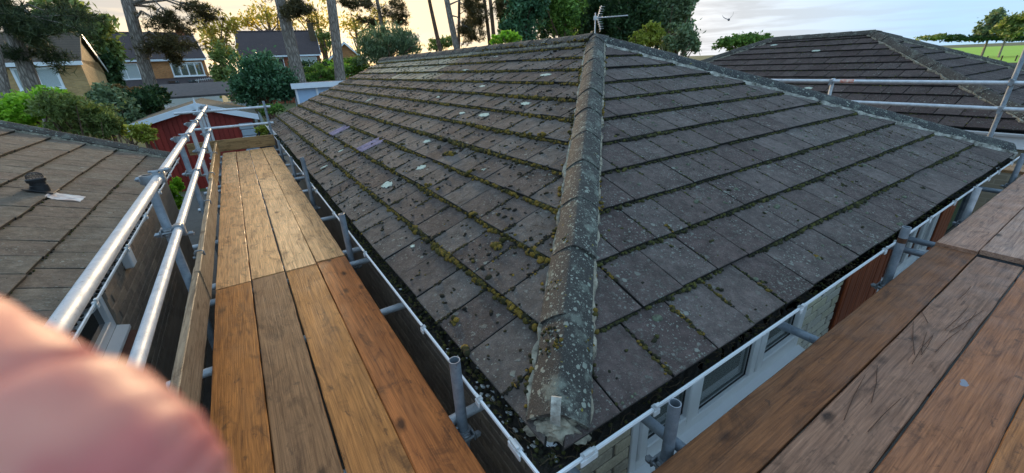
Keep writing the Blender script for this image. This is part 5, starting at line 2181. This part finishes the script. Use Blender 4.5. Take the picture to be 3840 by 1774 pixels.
# dark wood behind the ridge: individual trees
shrub('broadleaf_tree', 'dark ivy clad tree at the left of the wood behind the ridge', 'tree', [(1960, 60, 75, 120, .6), (1920, 110, 50, 60, .3), (2010, 10, 60, 60, .3)], 27, 9000, .2, 'leaf_laurel', sub=26)
shrub('conifer_tree', 'mid green conifer left of the aerial', 'tree', [(2120, 60, 75, 115, .7), (2090, -20, 70, 60, .4)], 29, 9000, .19, 'leaf_green', sub=26)
shrub('conifer_tree', 'black green conifer behind the aerial', 'tree', [(2240, 30, 80, 110, .7), (2290, 110, 70, 70, .4)], 31, 9500, .2, 'leaf_dark', sub=26)
shrub('conifer_tree', 'tall dark tree right of the aerial', 'tree', [(2370, 30, 90, 110, .6), (2420, 90, 70, 60, .3), (2330, 100, 60, 60, .3)], 30, 9500, .2, 'leaf_dark', sub=28)
shrub('broadleaf_tree', 'loose grey green tree at the right edge of the wood', 'tree', [(2520, 60, 75, 85, .6), (2570, 10, 55, 50, .3), (2480, 20, 60, 60, .3)], 32, 6500, .22, 'leaf_grey', sub=30, fill=.2)
shrub('conifer_tree', 'blackish conifer filling the gap behind the ivy clad tree', 'tree', [(1905, 40, 55, 130, .5), (2050, 60, 70, 120, .5)], 36, 7000, .24, 'leaf_dark', sub=30)
shrub('conifer_tree', 'deep green conifer filling the gap right of the aerial', 'tree', [(2180, 70, 80, 110, .5), (2330, 60, 80, 110, .5)], 37, 7500, .24, 'leaf_dark', sub=30)
shrub('broadleaf_tree', 'dull green tree behind the loose grey green tree', 'tree', [(2470, 70, 75, 105, .7), (2540, 110, 60, 60, .3)], 38, 5200, .24, 'leaf_laurel', sub=30)
shrub('shrub', 'yellow green bush below the dark wood right of the aerial', 'shrub', [(2440, 130, 60, 40, .6), (2400, 150, 40, 28, .3)], 22, 3400, .15, 'leaf_yellow')
shrub('shrub', 'grey green willowy bush at the right foot of the wood', 'shrub', [(2540, 145, 75, 55, .7), (2590, 170, 40, 35, .3)], 23, 4200, .15, 'leaf_grey')
shrub('shrub', 'pale green bush left of the dark wood above the ridge', 'shrub', [(1915, 135, 40, 22, .8), (1865, 150, 30, 18, .4)], 21, 1800, .14, 'leaf_bright')
shrub('shrub', 'green treetop showing over the ridge of the right roof', 'shrub', [(2790, 150, 90, 30, .7), (2740, 160, 60, 30, .4), (2850, 145, 45, 18, .3)], 26, 4200, .14, 'leaf_green')
# far right
shrub('broadleaf_tree', 'dark rounded tree on the field edge at the far right', 'tree', [(3730, 80, 45, 48, .7), (3705, 115, 42, 30, .4)], 150, 2800, .6, 'leaf_grey', sub=22, fill=.2, barkm='bark_grey')
shrub('broadleaf_tree', 'green spreading tree at the right picture edge', 'tree', [(3790, 98, 50, 45, .6), (3850, 90, 60, 55, .5)], 145, 3400, .6, 'leaf_olive', sub=22, fill=.2, barkm='bark_grey')
for i, (px, py, rx, lab) in enumerate(((3500, 142, 60, 'leaf_olive'), (3580, 142, 70, 'leaf_dark'), (3680, 143, 80, 'leaf_dark'), (3780, 140, 90, 'leaf_dark'), (3900, 138, 90, 'leaf_dark'))):
    shrub('hedge', ['pale end of the hedge along the field top', 'second stretch of field hedge beside the hip', 'field hedge below the dark rounded tree', 'field hedge below the spreading tree', 'field hedge leaving the picture at the right'][i], 'hedge', [(px, py, rx, 12, 1)], 150, 1100, .55, lab, trunk=False, group='hedge along the top of the field')

# --- garden shrubs, left to right
shrub('shrub', 'bright lime green conifer at the left edge behind the roof', 'shrub', [(90, 400, 95, 55, .5), (40, 440, 70, 60, .4), (170, 370, 70, 40, .4)], 15, 7000, .10, 'leaf_bright', sub=26)
shrub('shrub', 'feathery grey green bush behind the left roof', 'shrub', [(280, 440, 130, 75, .6), (220, 400, 80, 55, .3), (370, 470, 70, 50, .3)], 14, 10500, .085, 'leaf_olive', aspect=.3, sub=34)
shrub('shrub', 'yellowing low bush at the right of the feathery bush', 'shrub', [(415, 480, 40, 40, 1)], 14.2, 1500, .08, 'leaf_yellow')
shrub('shrub', 'dark buddleia bush below the middle house', 'shrub', [(440, 400, 70, 65, .5), (390, 350, 50, 40, .3), (470, 460, 60, 50, .3)], 20, 6000, .12, 'leaf_grey', sub=26)
shrub('shrub', 'dark glossy bush left of the red shed', 'shrub', [(540, 390, 80, 60, .6), (520, 450, 60, 50, .4), (590, 360, 50, 40, .3)], 22, 6500, .12, 'leaf_dark', sub=26)
shrub('shrub', 'brown leaved bush behind the dark glossy bush', 'shrub', [(520, 345, 70, 22, .6), (440, 335, 45, 20, .3)], 25, 2000, .12, 'leaf_brown')
shrub('shrub', 'round yellow green bush in front of the red shed', 'shrub', [(535, 495, 50, 38, 1)], 12.5, 3000, .055, 'leaf_yellow', aspect=.6)
shrub('shrub', 'big dark laurel bush right of the grey shed', 'shrub', [(985, 290, 110, 95, .6), (940, 330, 75, 70, .3), (1050, 320, 70, 70, .3)], 20, 11500, .13, 'leaf_laurel', sub=40)
shrub('shrub', 'dark hedge between the two big pine trunks', 'shrub', [(1150, 255, 90, 40, .7)], 28, 3200, .14, 'leaf_dark')
shrub('shrub', 'leafy green hedge at the foot of the straight pine', 'shrub', [(1205, 290, 70, 40, .7), (1160, 300, 45, 30, .3)], 24, 4200, .13, 'leaf_green')
shrub('hedge', 'bright clipped hedge below the brick gable', 'hedge', [(1255, 245, 60, 22, 1)], 32, 1900, .15, 'leaf_bright')
shrub('shrub', 'tall grassy green bush above the far roof edge', 'shrub', [(1450, 160, 115, 70, .6), (1400, 200, 80, 50, .3), (1520, 170, 60, 50, .2)], 24, 9500, .17, 'leaf_grey', aspect=.25, sub=36, up=.9)
shrub('shrub', 'low green hedge beside the grassy bush', 'shrub', [(1330, 250, 60, 35, 1)], 25, 2800, .13, 'leaf_green')
shrub('shrub', 'green undergrowth by the shed corner', 'shrub', [(1005, 410, 50, 22, 1)], 17.5, 1600, .08, 'leaf_green')
shrub('ivy', 'ivy trailing down the alley wall at the end of the left roof', 'ivy', [(650, 740, 26, 50, .6), (665, 690, 18, 30, .3)], 8.9, 1500, .055, 'leaf_bright', trunk=False, aspect=.8)
shrub('shrub', 'yellow green grass tuft behind the scaffold corner', 'shrub', [(985, 490, 30, 28, 1)], 15.2, 900, .07, 'leaf_yellow', trunk=False)

# ================================================================== BACKGROUND: buildings


def frame_at(px, D, rot_deg):
    """local frame of a building whose front centre stands under pixel column px at distance D"""
    p = at(px, 300, D)
    a = math.atan2(p[0], p[1])
    return Matrix.Translation((p[0], p[1], GZ)) @ Matrix.Rotation(-a + math.radians(rot_deg), 4, 'Z')


def far_window(parent, x0, x1, z0, z1, y, nl=2, mat='upvc', paneM='glass_dark', curtain=False, fr=.07):
    mb = MB()
    mb.box(x0, x1, y - .06, y + .04, z0, z0 + fr).box(x0, x1, y - .06, y + .04, z1 - fr, z1)
    mb.box(x0 - .05, x1 + .05, y - .14, y - .06, z0 - .06, z0 + .01)
    for k in range(nl + 1):
        xx = x0 + (x1 - x0 - fr) * k / nl
        mb.box(xx, xx + fr, y - .055, y + .04, z0 + fr, z1 - fr)
    o = mb.ob('window', mat, parent)
    for k in range(nl):
        a = x0 + (x1 - x0 - fr) * k / nl + fr
        b = x0 + (x1 - x0 - fr) * (k + 1) / nl
        MB().box(a, b, y - .02, y - .01, z0 + fr, z1 - fr).ob('pane', 'curtain' if curtain else paneM, o)
    return o


def gable_house(name, label, px, D, rot, wdt, dep, eav, rdg, wallm, roofm, lean=None, over=.25):
    t = ob(name, None, None, frame_at(px, D, rot), label, 'house')
    w2 = wdt / 2
    mb = MB()
    mb.box(-w2, w2, 0, dep, 0, eav)
    mb.add([(-w2, 0, eav), (-w2, dep, eav), (-w2, dep / 2, rdg - .08)], [(0, 1, 2)])
    mb.add([(w2, 0, eav), (w2, dep, eav), (w2, dep / 2, rdg - .08)], [(0, 2, 1)])
    mb.ob('wall', wallm, t)
    sl_ = (rdg - eav) / (dep / 2)
    for s_ in (0, 1):
        y0 = -over if s_ == 0 else dep + over
        ze = eav - sl_ * over
        V = [(-w2 - .15, y0, ze), (w2 + .15, y0, ze), (w2 + .15, dep / 2, rdg), (-w2 - .15, dep / 2, rdg)]
        V += [(x, y, z + .12) for (x, y, z) in V]
        MB().add(V, [(0, 1, 2, 3), (4, 7, 6, 5), (0, 4, 5, 1), (1, 5, 6, 2), (3, 7, 4, 0), (2, 6, 7, 3)]).ob('roof', roofm, t)
    mb = MB()
    for k in range(int(wdt / .45)):
        x = -w2 - .1 + k * .45
        mb = MB().path([(x, dep / 2, rdg + .10), (x + .44, dep / 2, rdg + .10)], .12, 8)
        mb.ob('ridge_tile', roofm, t)
    ze = eav - sl_ * over
    MB().box(-w2 - .15, w2 + .15, -over - .03, -over, ze - .10, ze + .08).ob('fascia', 'fascia_blue', t)
    for s_ in (-1, 1):
        V = []
        x0, x1 = sorted((s_ * (w2 + .16), s_ * (w2 + .19)))
        for x in (x0, x1):
            V += [(x, -over, ze - .12), (x, -over, ze + .12), (x, dep / 2, rdg + .12), (x, dep / 2, rdg - .14)]
        MB().add(V, [(0, 1, 2, 3), (7, 6, 5, 4), (0, 4, 5, 1), (1, 5, 6, 2), (2, 6, 7, 3), (3, 7, 4, 0)]).ob('barge_board', 'fascia_blue', t)
    return t


def chimney(t, x, y, z0, h, m='wall_red'):
    c = MB().box(x - .35, x + .35, y - .3, y + .3, z0 - 1.0, z0 + h, c=.01).ob('chimney', m, t)
    lathe([(.11, z0 + h), (.10, z0 + h + .3), (.12, z0 + h + .32)], 12).ob('chimney_pot', 'wall_red', c, mw=Matrix.Translation((x, y, 0)))
    return c


def lean_roof(t, x0, x1, y0, z0, y1, z1, m):
    V = [(x0, y0, z0), (x1, y0, z0), (x1, y1, z1), (x0, y1, z1)]
    V += [(a, b, c + .1) for (a, b, c) in V]
    return MB().add(V, [(0, 1, 2, 3), (4, 7, 6, 5), (0, 4, 5, 1), (1, 5, 6, 2), (3, 7, 4, 0), (2, 6, 7, 3)]).ob('lean_to_roof', m, t)


# middle house with two white windows
h2 = gable_house('house', 'brown roofed brick house with two white upstairs windows, seen past the pine', 602, 58, 4, 8.6, 7.5, 5.4, 7.9, 'wall_orange', 'roof_far')
far_window(h2, -3.4, -1.4, 3.55, 5.0, 0, 2, curtain=True)
far_window(h2, 1.2, 4.0, 3.6, 5.0, 0, 4, fr=.12, paneM='glass')
chimney(h2, 3.4, 3.7, 7.7, .9)
lean_roof(h2, -4.5, 4.6, -2.6, 2.5, 0.0, 3.4, 'roof_far')
MB().box(-4.4, 4.5, -2.3, 0, 0, 2.5).ob('front_wall', 'render_white', h2)
MB().box(-4.5, 4.6, -2.66, -2.6, 2.35, 2.6).ob('fascia', 'upvc', h2)
for x in (-.9, .9, 2.6):
    sk = MB().box(-.45, .45, -.32, .32, -.02, .06, c=.01).ob('skylight', 'black_plastic', h2, mw=Matrix.Translation((x, -1.25, 3.07)) @ Matrix.Rotation(math.atan2(.9, 2.6), 4, 'X'))
    MB().box(-.36, .36, -.24, .24, .06, .075).ob('pane', 'glass_dark', sk)

# gable house at the left
h1 = ob('house', None, None, frame_at(48, 38, -14), 'brick gable house half hidden by the leftmost pine', 'house')
mb = MB()
mb.box(-6.5, 3.1, 0, 6.5, 0, 4.75)
mb.add([(3.1, 0, 4.75), (3.1, 6.5, 3.95), (3.1, 2.6, 5.9)], [(0, 2, 1)])
mb.ob('wall', 'wall_gold', h1)
for (y0, z0, y1, z1) in ((-.3, 4.58, 2.6, 6.3), (6.8, 4.1, 2.6, 6.3)):
    V = [(-6.6, y0, z0), (3.25, y0, z0), (3.25, y1, z1), (-6.6, y1, z1)]
    V += [(a, b, c + .12) for (a, b, c) in V]
    MB().add(V, [(0, 1, 2, 3), (4, 7, 6, 5), (0, 4, 5, 1), (1, 5, 6, 2), (3, 7, 4, 0), (2, 6, 7, 3)]).ob('roof', 'roof_far_brown', h1)
MB().box(-6.6, 3.25, -.34, -.3, 4.45, 4.67).ob('fascia', 'upvc', h1)
V = []
for x in (3.26, 3.30):
    V += [(x, 6.8, 4.0), (x, 6.8, 4.25), (x, 2.6, 6.44), (x, 2.6, 6.18)]
MB().add(V, [(0, 1, 2, 3), (7, 6, 5, 4), (0, 4, 5, 1), (1, 5, 6, 2), (2, 6, 7, 3), (3, 7, 4, 0)]).ob('barge_board', 'upvc', h1)
far_window(h1, -3.7, -1.6, 3.2, 4.4, 0, 2, fr=.12)
far_window(h1, .1, 2.0, 3.2, 4.4, 0, 2, fr=.12, curtain=True)
far_window(h1, -4.2, -2.0, .9, 1.9, 0, 2)

pc = MB().box(-3.6, -.9, -1.4, -.005, 0, 2.75).ob('porch', 'pale_blue', h1)
MB().box(-3.8, -.7, -1.55, 0, 2.76, 2.9, c=.01).ob('porch_roof', 'upvc', pc)
# pale aerial lying in front of the lean-to
a2 = ob('tv_aerial', None, None, frame_at(782, 46, 0), 'white aerial held out in front of the tiled lean-to', 'aerial')
a2.location.z = float(at(782, 296, 46)[2])
MB().tube((-.95, 0, -.08), (.95, 0, .10), .025, 8).ob('boom', 'aerial_metal', a2)
for k in range(12):
    x_ = -.85 + k * .155
    MB().tube((x_, 0, -.07 + .0947 * (x_ + .85) - .12), (x_, 0, -.07 + .0947 * (x_ + .85) + .12), .014, 6).ob('element', 'aerial_metal', a2)
MB().tube((-.75, 0, -.05), (-.75, .1, -2.6), .03, 8).ob('mast', 'aerial_metal', a2)

# long house at the centre
h3 = gable_house('house', 'long low house with dark roof between the two big pine trunks', 1075, 60, -2, 8.6, 7.5, 5.55, 8.2, 'wall_red', 'roof_far')
far_window(h3, -1.9, .2, 3.9, 5.2, 0, 2, paneM='glass_dark')
far_window(h3, 1.2, 3.9, 3.9, 5.2, 0, 3, curtain=True)
c3 = chimney(h3, 4.0, 2.2, 7.6, 1.5, 'fence_wood')
# brick gable annexe to its right
h4 = ob('house', None, None, frame_at(1310, 62, 0), 'small brick gable house with white barge boards right of the long house', 'house')
mb = MB()
mb.box(-2.2, 1.9, 0, 6, 0, 4.7)
mb.add([(-2.2, 0, 4.7), (1.9, 0, 4.7), (.2, 0, 6.7)], [(0, 1, 2)])
mb.ob('wall', 'wall_orange', h4)
for (x0, z0) in ((-2.9, 4.0), (2.4, 4.6)):
    V = [(x0, -.3, z0), (x0, 6, z0), (.2, 6, 6.8), (.2, -.3, 6.8)]
    V += [(a, b, c + .12) for (a, b, c) in V]
    MB().add(V, [(0, 1, 2, 3), (4, 7, 6, 5), (0, 4, 5, 1), (1, 5, 6, 2), (3, 7, 4, 0), (2, 6, 7, 3)]).ob('roof', 'roof_far_brown', h4)
    V = []
    for y in (-.36, -.31):
        V += [(x0, y, z0 - .16), (x0, y, z0 + .14), (.2, y, 6.94), (.2, y, 6.62)]
    MB().add(V, [(0, 1, 2, 3), (7, 6, 5, 4), (0, 4, 5, 1), (1, 5, 6, 2), (2, 6, 7, 3), (3, 7, 4, 0)]).ob('barge_board', 'upvc', h4)
far_window(h4, -1.0, 1.6, 2.9, 4.1, 0, 3)

# red timber shed behind the walkway
shd = thing('shed', 'dark red timber shed with white barge boards behind the walkway', 'shed', loc=(-1.06, 17.0, GZ))
SX0, SX1, SE, SA = -1.85, 1.62, 2.30, 2.68
V = [(SX0 + .25, 0, 0), (SX1 - .2, 0, 0), (SX1 - .2, 0, SE), (0, 0, SA - .12), (SX0 + .25, 0, SE)]
V2 = [(x, 3.6, z) for (x, y, z) in V]
MB().add(V + V2, [(0, 1, 2, 3, 4), (9, 8, 7, 6, 5), (0, 5, 6, 1), (1, 6, 7, 2), (4, 9, 5, 0)]).ob('wall', 'shed_red', shd)
x = SX0 + .25
while x < SX1 - .25 - .45:
    xm = x + .07
    zt = SE + (SA - .12 - SE) * (1 - abs(xm) / (abs(SX0 + .25) if xm < 0 else SX1 - .2)) - .05
    MB().box(-.062, .062, -.022, -.002, 0, zt, c=.004).ob('plank', 'shed_red', shd, mw=Matrix.Translation((xm, 0, 0)))
    x += .14
for s_, xe in ((-1, SX0), (1, SX1)):
    V = [(xe, -.25, SE - .12), (xe, 3.8, SE - .12), (0, 3.8, SA), (0, -.25, SA)]
    V += [(a, b, c + .05) for (a, b, c) in V]
    MB().add(V, [(0, 1, 2, 3), (4, 7, 6, 5), (0, 4, 5, 1), (1, 5, 6, 2), (3, 7, 4, 0), (2, 6, 7, 3)]).ob('roof', 'shed_felt', shd)
    V = []
    for y in (-.29, -.26):
        V += [(xe, y, SE - .24), (xe, y, SE - .06), (0, y, SA + .06), (0, y, SA - .13)]
    MB().add(V, [(0, 1, 2, 3), (7, 6, 5, 4), (0, 4, 5, 1), (1, 5, 6, 2), (2, 6, 7, 3), (3, 7, 4, 0)]).ob('barge_board', 'fascia_blue', shd)
MB().prism([(-.09, SA - .02), (0, SA - .22), (.09, SA - .02), (.035, SA + .06), (0, SA + .24), (-.035, SA + .06)], 'y', -.33, -.30).ob('finial', 'fascia_blue', shd)
zz_ = 0
for k in range(9):
    MB().box(-.21, .21, -.05, -.003, .005, .215, c=.02).ob('stone_block', 'sleeper', shd, mw=Matrix.Translation((SX1 - .42 + random.uniform(-.02, .02), 0, k * .22)))

# grey shed behind the red one
GSF, GST = 2.55, 3.1
gs = ob('shed', None, None, frame_at(765, 27, 3), 'grey felt roofed garden shed with pale walls behind the red shed', 'shed')
MB().box(-2.0, 2.1, 0, 2.4, 0, 2.1).ob('wall', 'pale_panel', gs)
lean_roof(gs, -2.2, 2.3, -.3, GSF, 2.4, GST, 'grey_felt')
for x in (-2.0, -.1, 1.9):
    MB().box(x - .06, x + .06, -.03, -.005, 0, 2.1).ob('post', 'fence_wood', gs)
far_window(gs, .2, 1.7, .9, 1.7, -.01, 3, mat='fence_wood')
# pale blue summerhouse beyond the far eave
bsd = ob('summerhouse', None, None, frame_at(1200, 19, 6), 'pale blue flat roofed summerhouse beyond the far roof corner', 'summerhouse')
MB().box(-.95, 1.6, 0, 2.2, 0, 2.93).ob('wall', 'pale_blue', bsd)
MB().box(-1.1, 1.7, -.2, 2.3, 2.97, 3.08, c=.01).ob('roof', 'grey_felt', bsd)
MB().box(-1.1, 1.7, -.22, -.201, 2.90, 3.10).ob('fascia', 'fascia_blue', bsd)
for x in (-.95, -.2, .6):
    MB().box(x - .04, x + .04, -.03, -.004, 0, 2.92).ob('corner_post', 'fascia_blue', bsd)
# slate coloured fence between laurel and summerhouse, boards one by one
fn = ob('fence', None, None, frame_at(1030, 18.8, 4), 'slate blue board fence below the laurel bush', 'fence')
FB_ = MB().box(-.072, .072, -.012, .012, 0, 1.62, c=.003).me('fence_board', 'fence_slate')
for k in range(17):
    ob('fence_board', FB_, fn, Matrix.Translation((-1.25 + k * .15, 0, random.uniform(-.01, .01))))
MB().box(-1.35, 1.3, .012, .06, 1.35, 1.45).ob('rail', 'fence_slate', fn)
fn2 = ob('fence', None, None, frame_at(620, 20, 0), 'dark wooden fence panel behind the red shed roof', 'fence')
FB2 = MB().box(-.072, .072, -.012, .012, 0, 2.1, c=.003).me('fence_board', 'fence_wood')
for k in range(12):
    ob('fence_board', FB2, fn2, Matrix.Translation((-.9 + k * .15, 0, random.uniform(-.01, .01))))
# another roof at the far right
h5 = ob('house', None, None, Matrix.Translation((19.5, 3.3, GZ)), 'tiled roof just showing at the right picture edge below the field', 'house')
MB().box(0, 7, -6, 4, 0, 1.9).ob('wall', 'wall_buff', h5)
MB().add([(-.4, -6, 1.9), (-.4, 4.2, 1.9), (3.5, .4, 2.75), (3.5, -6, 2.75)], [(0, 1, 2, 3)]).add([(-.4, 4.2, 1.9), (7.4, 4.2, 1.9), (3.5, .4, 2.75)], [(0, 1, 2)]).ob('roof', 'roof_far_brown', h5)
# posts of the field fence
for i in range(7):
    p = at(3560 + i * 55, 160, 118)
    MB().box(-.09, .09, -.09, .09, 0, .95, c=.02).ob('fence_post', 'fence_wood', None, mw=Matrix.Translation((p[0], p[1], GZ)), label='small post of the fence along the far field', cat='post', group='posts along the field')

# garden ground cover rising behind the shed: rough grass bank
# ================================================================== AERIAL, BIRD, FINGER
ax = np.array([6.95, 7.26, 0.0])
ae = thing('tv_aerial', 'silver television aerial on a short mast behind the roof apex', 'aerial', loc=(ax[0], ax[1], 0))
tb = MB().tube((0, 0, .2), (0, 0, 2.34), .014, 10)
tb.ob('mast', 'aerial_metal', ae, smooth=True)
bx_ = RIGHT.copy()
bx_[2] = 0
bx_ /= np.linalg.norm(bx_)
nz_ = np.array([-bx_[1], bx_[0], 0])
zb = 2.24
bmv = MB()
bmv.tube(tuple(bx_ * .02 + np.array([0, 0, zb])), tuple(bx_ * .70 + np.array([0, 0, zb + .02])), .012, 8)
bmv.ob('boom', 'aerial_metal', ae, smooth=True)
el = MB()
for k in range(9):
    c = bx_ * (.14 + .066 * k) + np.array([0, 0, zb + .016])
    el.tube(tuple(c - nz_ * .07), tuple(c + nz_ * .07), .004, 6)
el.ob('elements', 'aerial_metal', ae)
rf = MB()
for s_ in (-1, 1):
    a = bx_ * .05 + np.array([0, 0, zb + .01 * s_])
    b = bx_ * .12 + np.array([0, 0, zb + .23 * s_])
    rf.tube(tuple(a), tuple(b), .010, 8)
    for k in range(5):
        c = a + (b - a) * (k + .5) / 5
        rf.tube(tuple(c - nz_ * .12), tuple(c + nz_ * .12), .0035, 6)
        rf.tube(tuple(c), tuple(c + bx_ * .08), .0035, 6)
rf.ob('reflector', 'aerial_metal', ae)
MB().box(-.03, .03, -.03, .03, zb - .04, zb + .04, c=.006).ob('clamp', 'aerial_metal', ae)

# bird: body, spread wings raised and tail as one skin
bc = at(2733, 74, 26)
bm = bmesh.new()
bmesh.ops.create_uvsphere(bm, u_segments=16, v_segments=10, radius=1.0)
for q in bm.verts:
    x_, y_, z_ = q.co
    q.co = Vector((z_ * .19, x_ * .055 * (1 - .35 * abs(z_)), y_ * .06 * (1 - .35 * abs(z_))))
me = bpy.data.meshes.new('bird')
bm.to_mesh(me)
bm.free()
bv = [tuple(q.co) for q in me.vertices]
bf = [tuple(p_.vertices) for p_ in me.polygons]
bpy.data.meshes.remove(me)
mbd = MB().add(bv, bf)
for s_ in (-1, 1):
    span = [(0, .03, .03, .09, -.10), (.12, .15, .11, .08, -.10), (.24, .22, .20, .03, -.11), (.34, .25, .30, -.04, -.12)]
    V = []
    for (q, y_, z_, f0, f1) in span:
        for dz in (.006, -.006):
            V += [(f0, s_ * y_, z_ + dz), (f1, s_ * y_, z_ + dz)]
    F = []
    for i in range(3):
        a = i * 4
        F += [(a, a + 1, a + 5, a + 4), (a + 2, a + 6, a + 7, a + 3), (a, a + 4, a + 6, a + 2), (a + 1, a + 3, a + 7, a + 5)]
    F.append((12, 13, 15, 14))
    mbd.add(V, F)
mbd.add([(-.14, -.02, .0), (-.14, .02, 0), (-.30, .06, .01), (-.30, -.06, .01), (-.14, -.02, .012), (-.14, .02, .012), (-.30, .06, .018), (-.30, -.06, .018)], [(0, 1, 2, 3), (4, 7, 6, 5), (0, 4, 5, 1), (1, 5, 6, 2), (2, 6, 7, 3), (3, 7, 4, 0)])
mbd.add([(.17, -.01, .01), (.17, .01, .01), (.235, 0, .0), (.17, 0, .03)], [(0, 1, 2), (1, 3, 2), (3, 0, 2), (0, 3, 1)])
ob('bird', mbd.me('bird', 'bird_grey', True), None, Matrix.Translation(bc) @ Matrix.Rotation(math.radians(25), 4, 'Z') @ Matrix.Rotation(math.radians(-14), 4, 'X') @ Matrix.Rotation(math.radians(-10), 4, 'Y'),
   label='grey bird flying with raised wings in the blue sky', cat='bird')

# finger close to the lens, lower left


def camp(x, y, z):
    return CAM + RIGHT * x + UP * y + FWD * z


FPXS = [(-1515, 1060, 520, .056), (-915, 1280, 470, .045), (-495, 1445, 420, .037), (-215, 1550, 392, .0345), (5, 1632, 366, .0335), (100, 1672, 306, .033), (210, 1708, 366, .0325), (380, 1780, 332, .032), (520, 1822, 292, .032), (620, 1855, 245, .0322), (705, 1882, 195, .0325), (775, 1906, 135, .0328), (822, 1922, 70, .033), (840, 1928, 18, .033)]
axis = [((a - 1920) / FPX * z, -(b - 887) / FPX * z, z) for (a, b, r_, z) in FPXS]
radk = [r_ / FPX * z for (a, b, r_, z) in FPXS]
pts = [Vector(camp(*p)) for p in axis]
# smooth resample
den, rd = [], []
for i in range(len(pts) - 1):
    p0 = pts[max(i - 1, 0)]
    p1, p2 = pts[i], pts[i + 1]
    p3 = pts[min(i + 2, len(pts) - 1)]
    for k in range(6):
        t = k / 6
        den.append(0.5 * ((2 * p1) + (p2 - p0) * t + (2 * p0 - 5 * p1 + 4 * p2 - p3) * t * t + (3 * p1 - p0 - 3 * p2 + p3) * t ** 3))
        r0, r1 = radk[i], radk[i + 1]
        tt = t * t * (3 - 2 * t)
        rd.append(r0 + (r1 - r0) * tt)
den.append(pts[-1])
rd.append(radk[-1])
ctr = den[len(den) // 2].copy()
fg = MB().path([p - ctr for p in den], rd, 24)
ob('finger', fg.me('finger', 'skin', True), None, Matrix.Translation(ctr), label='blurred pink finger across the lower left corner close to the lens', cat='finger')
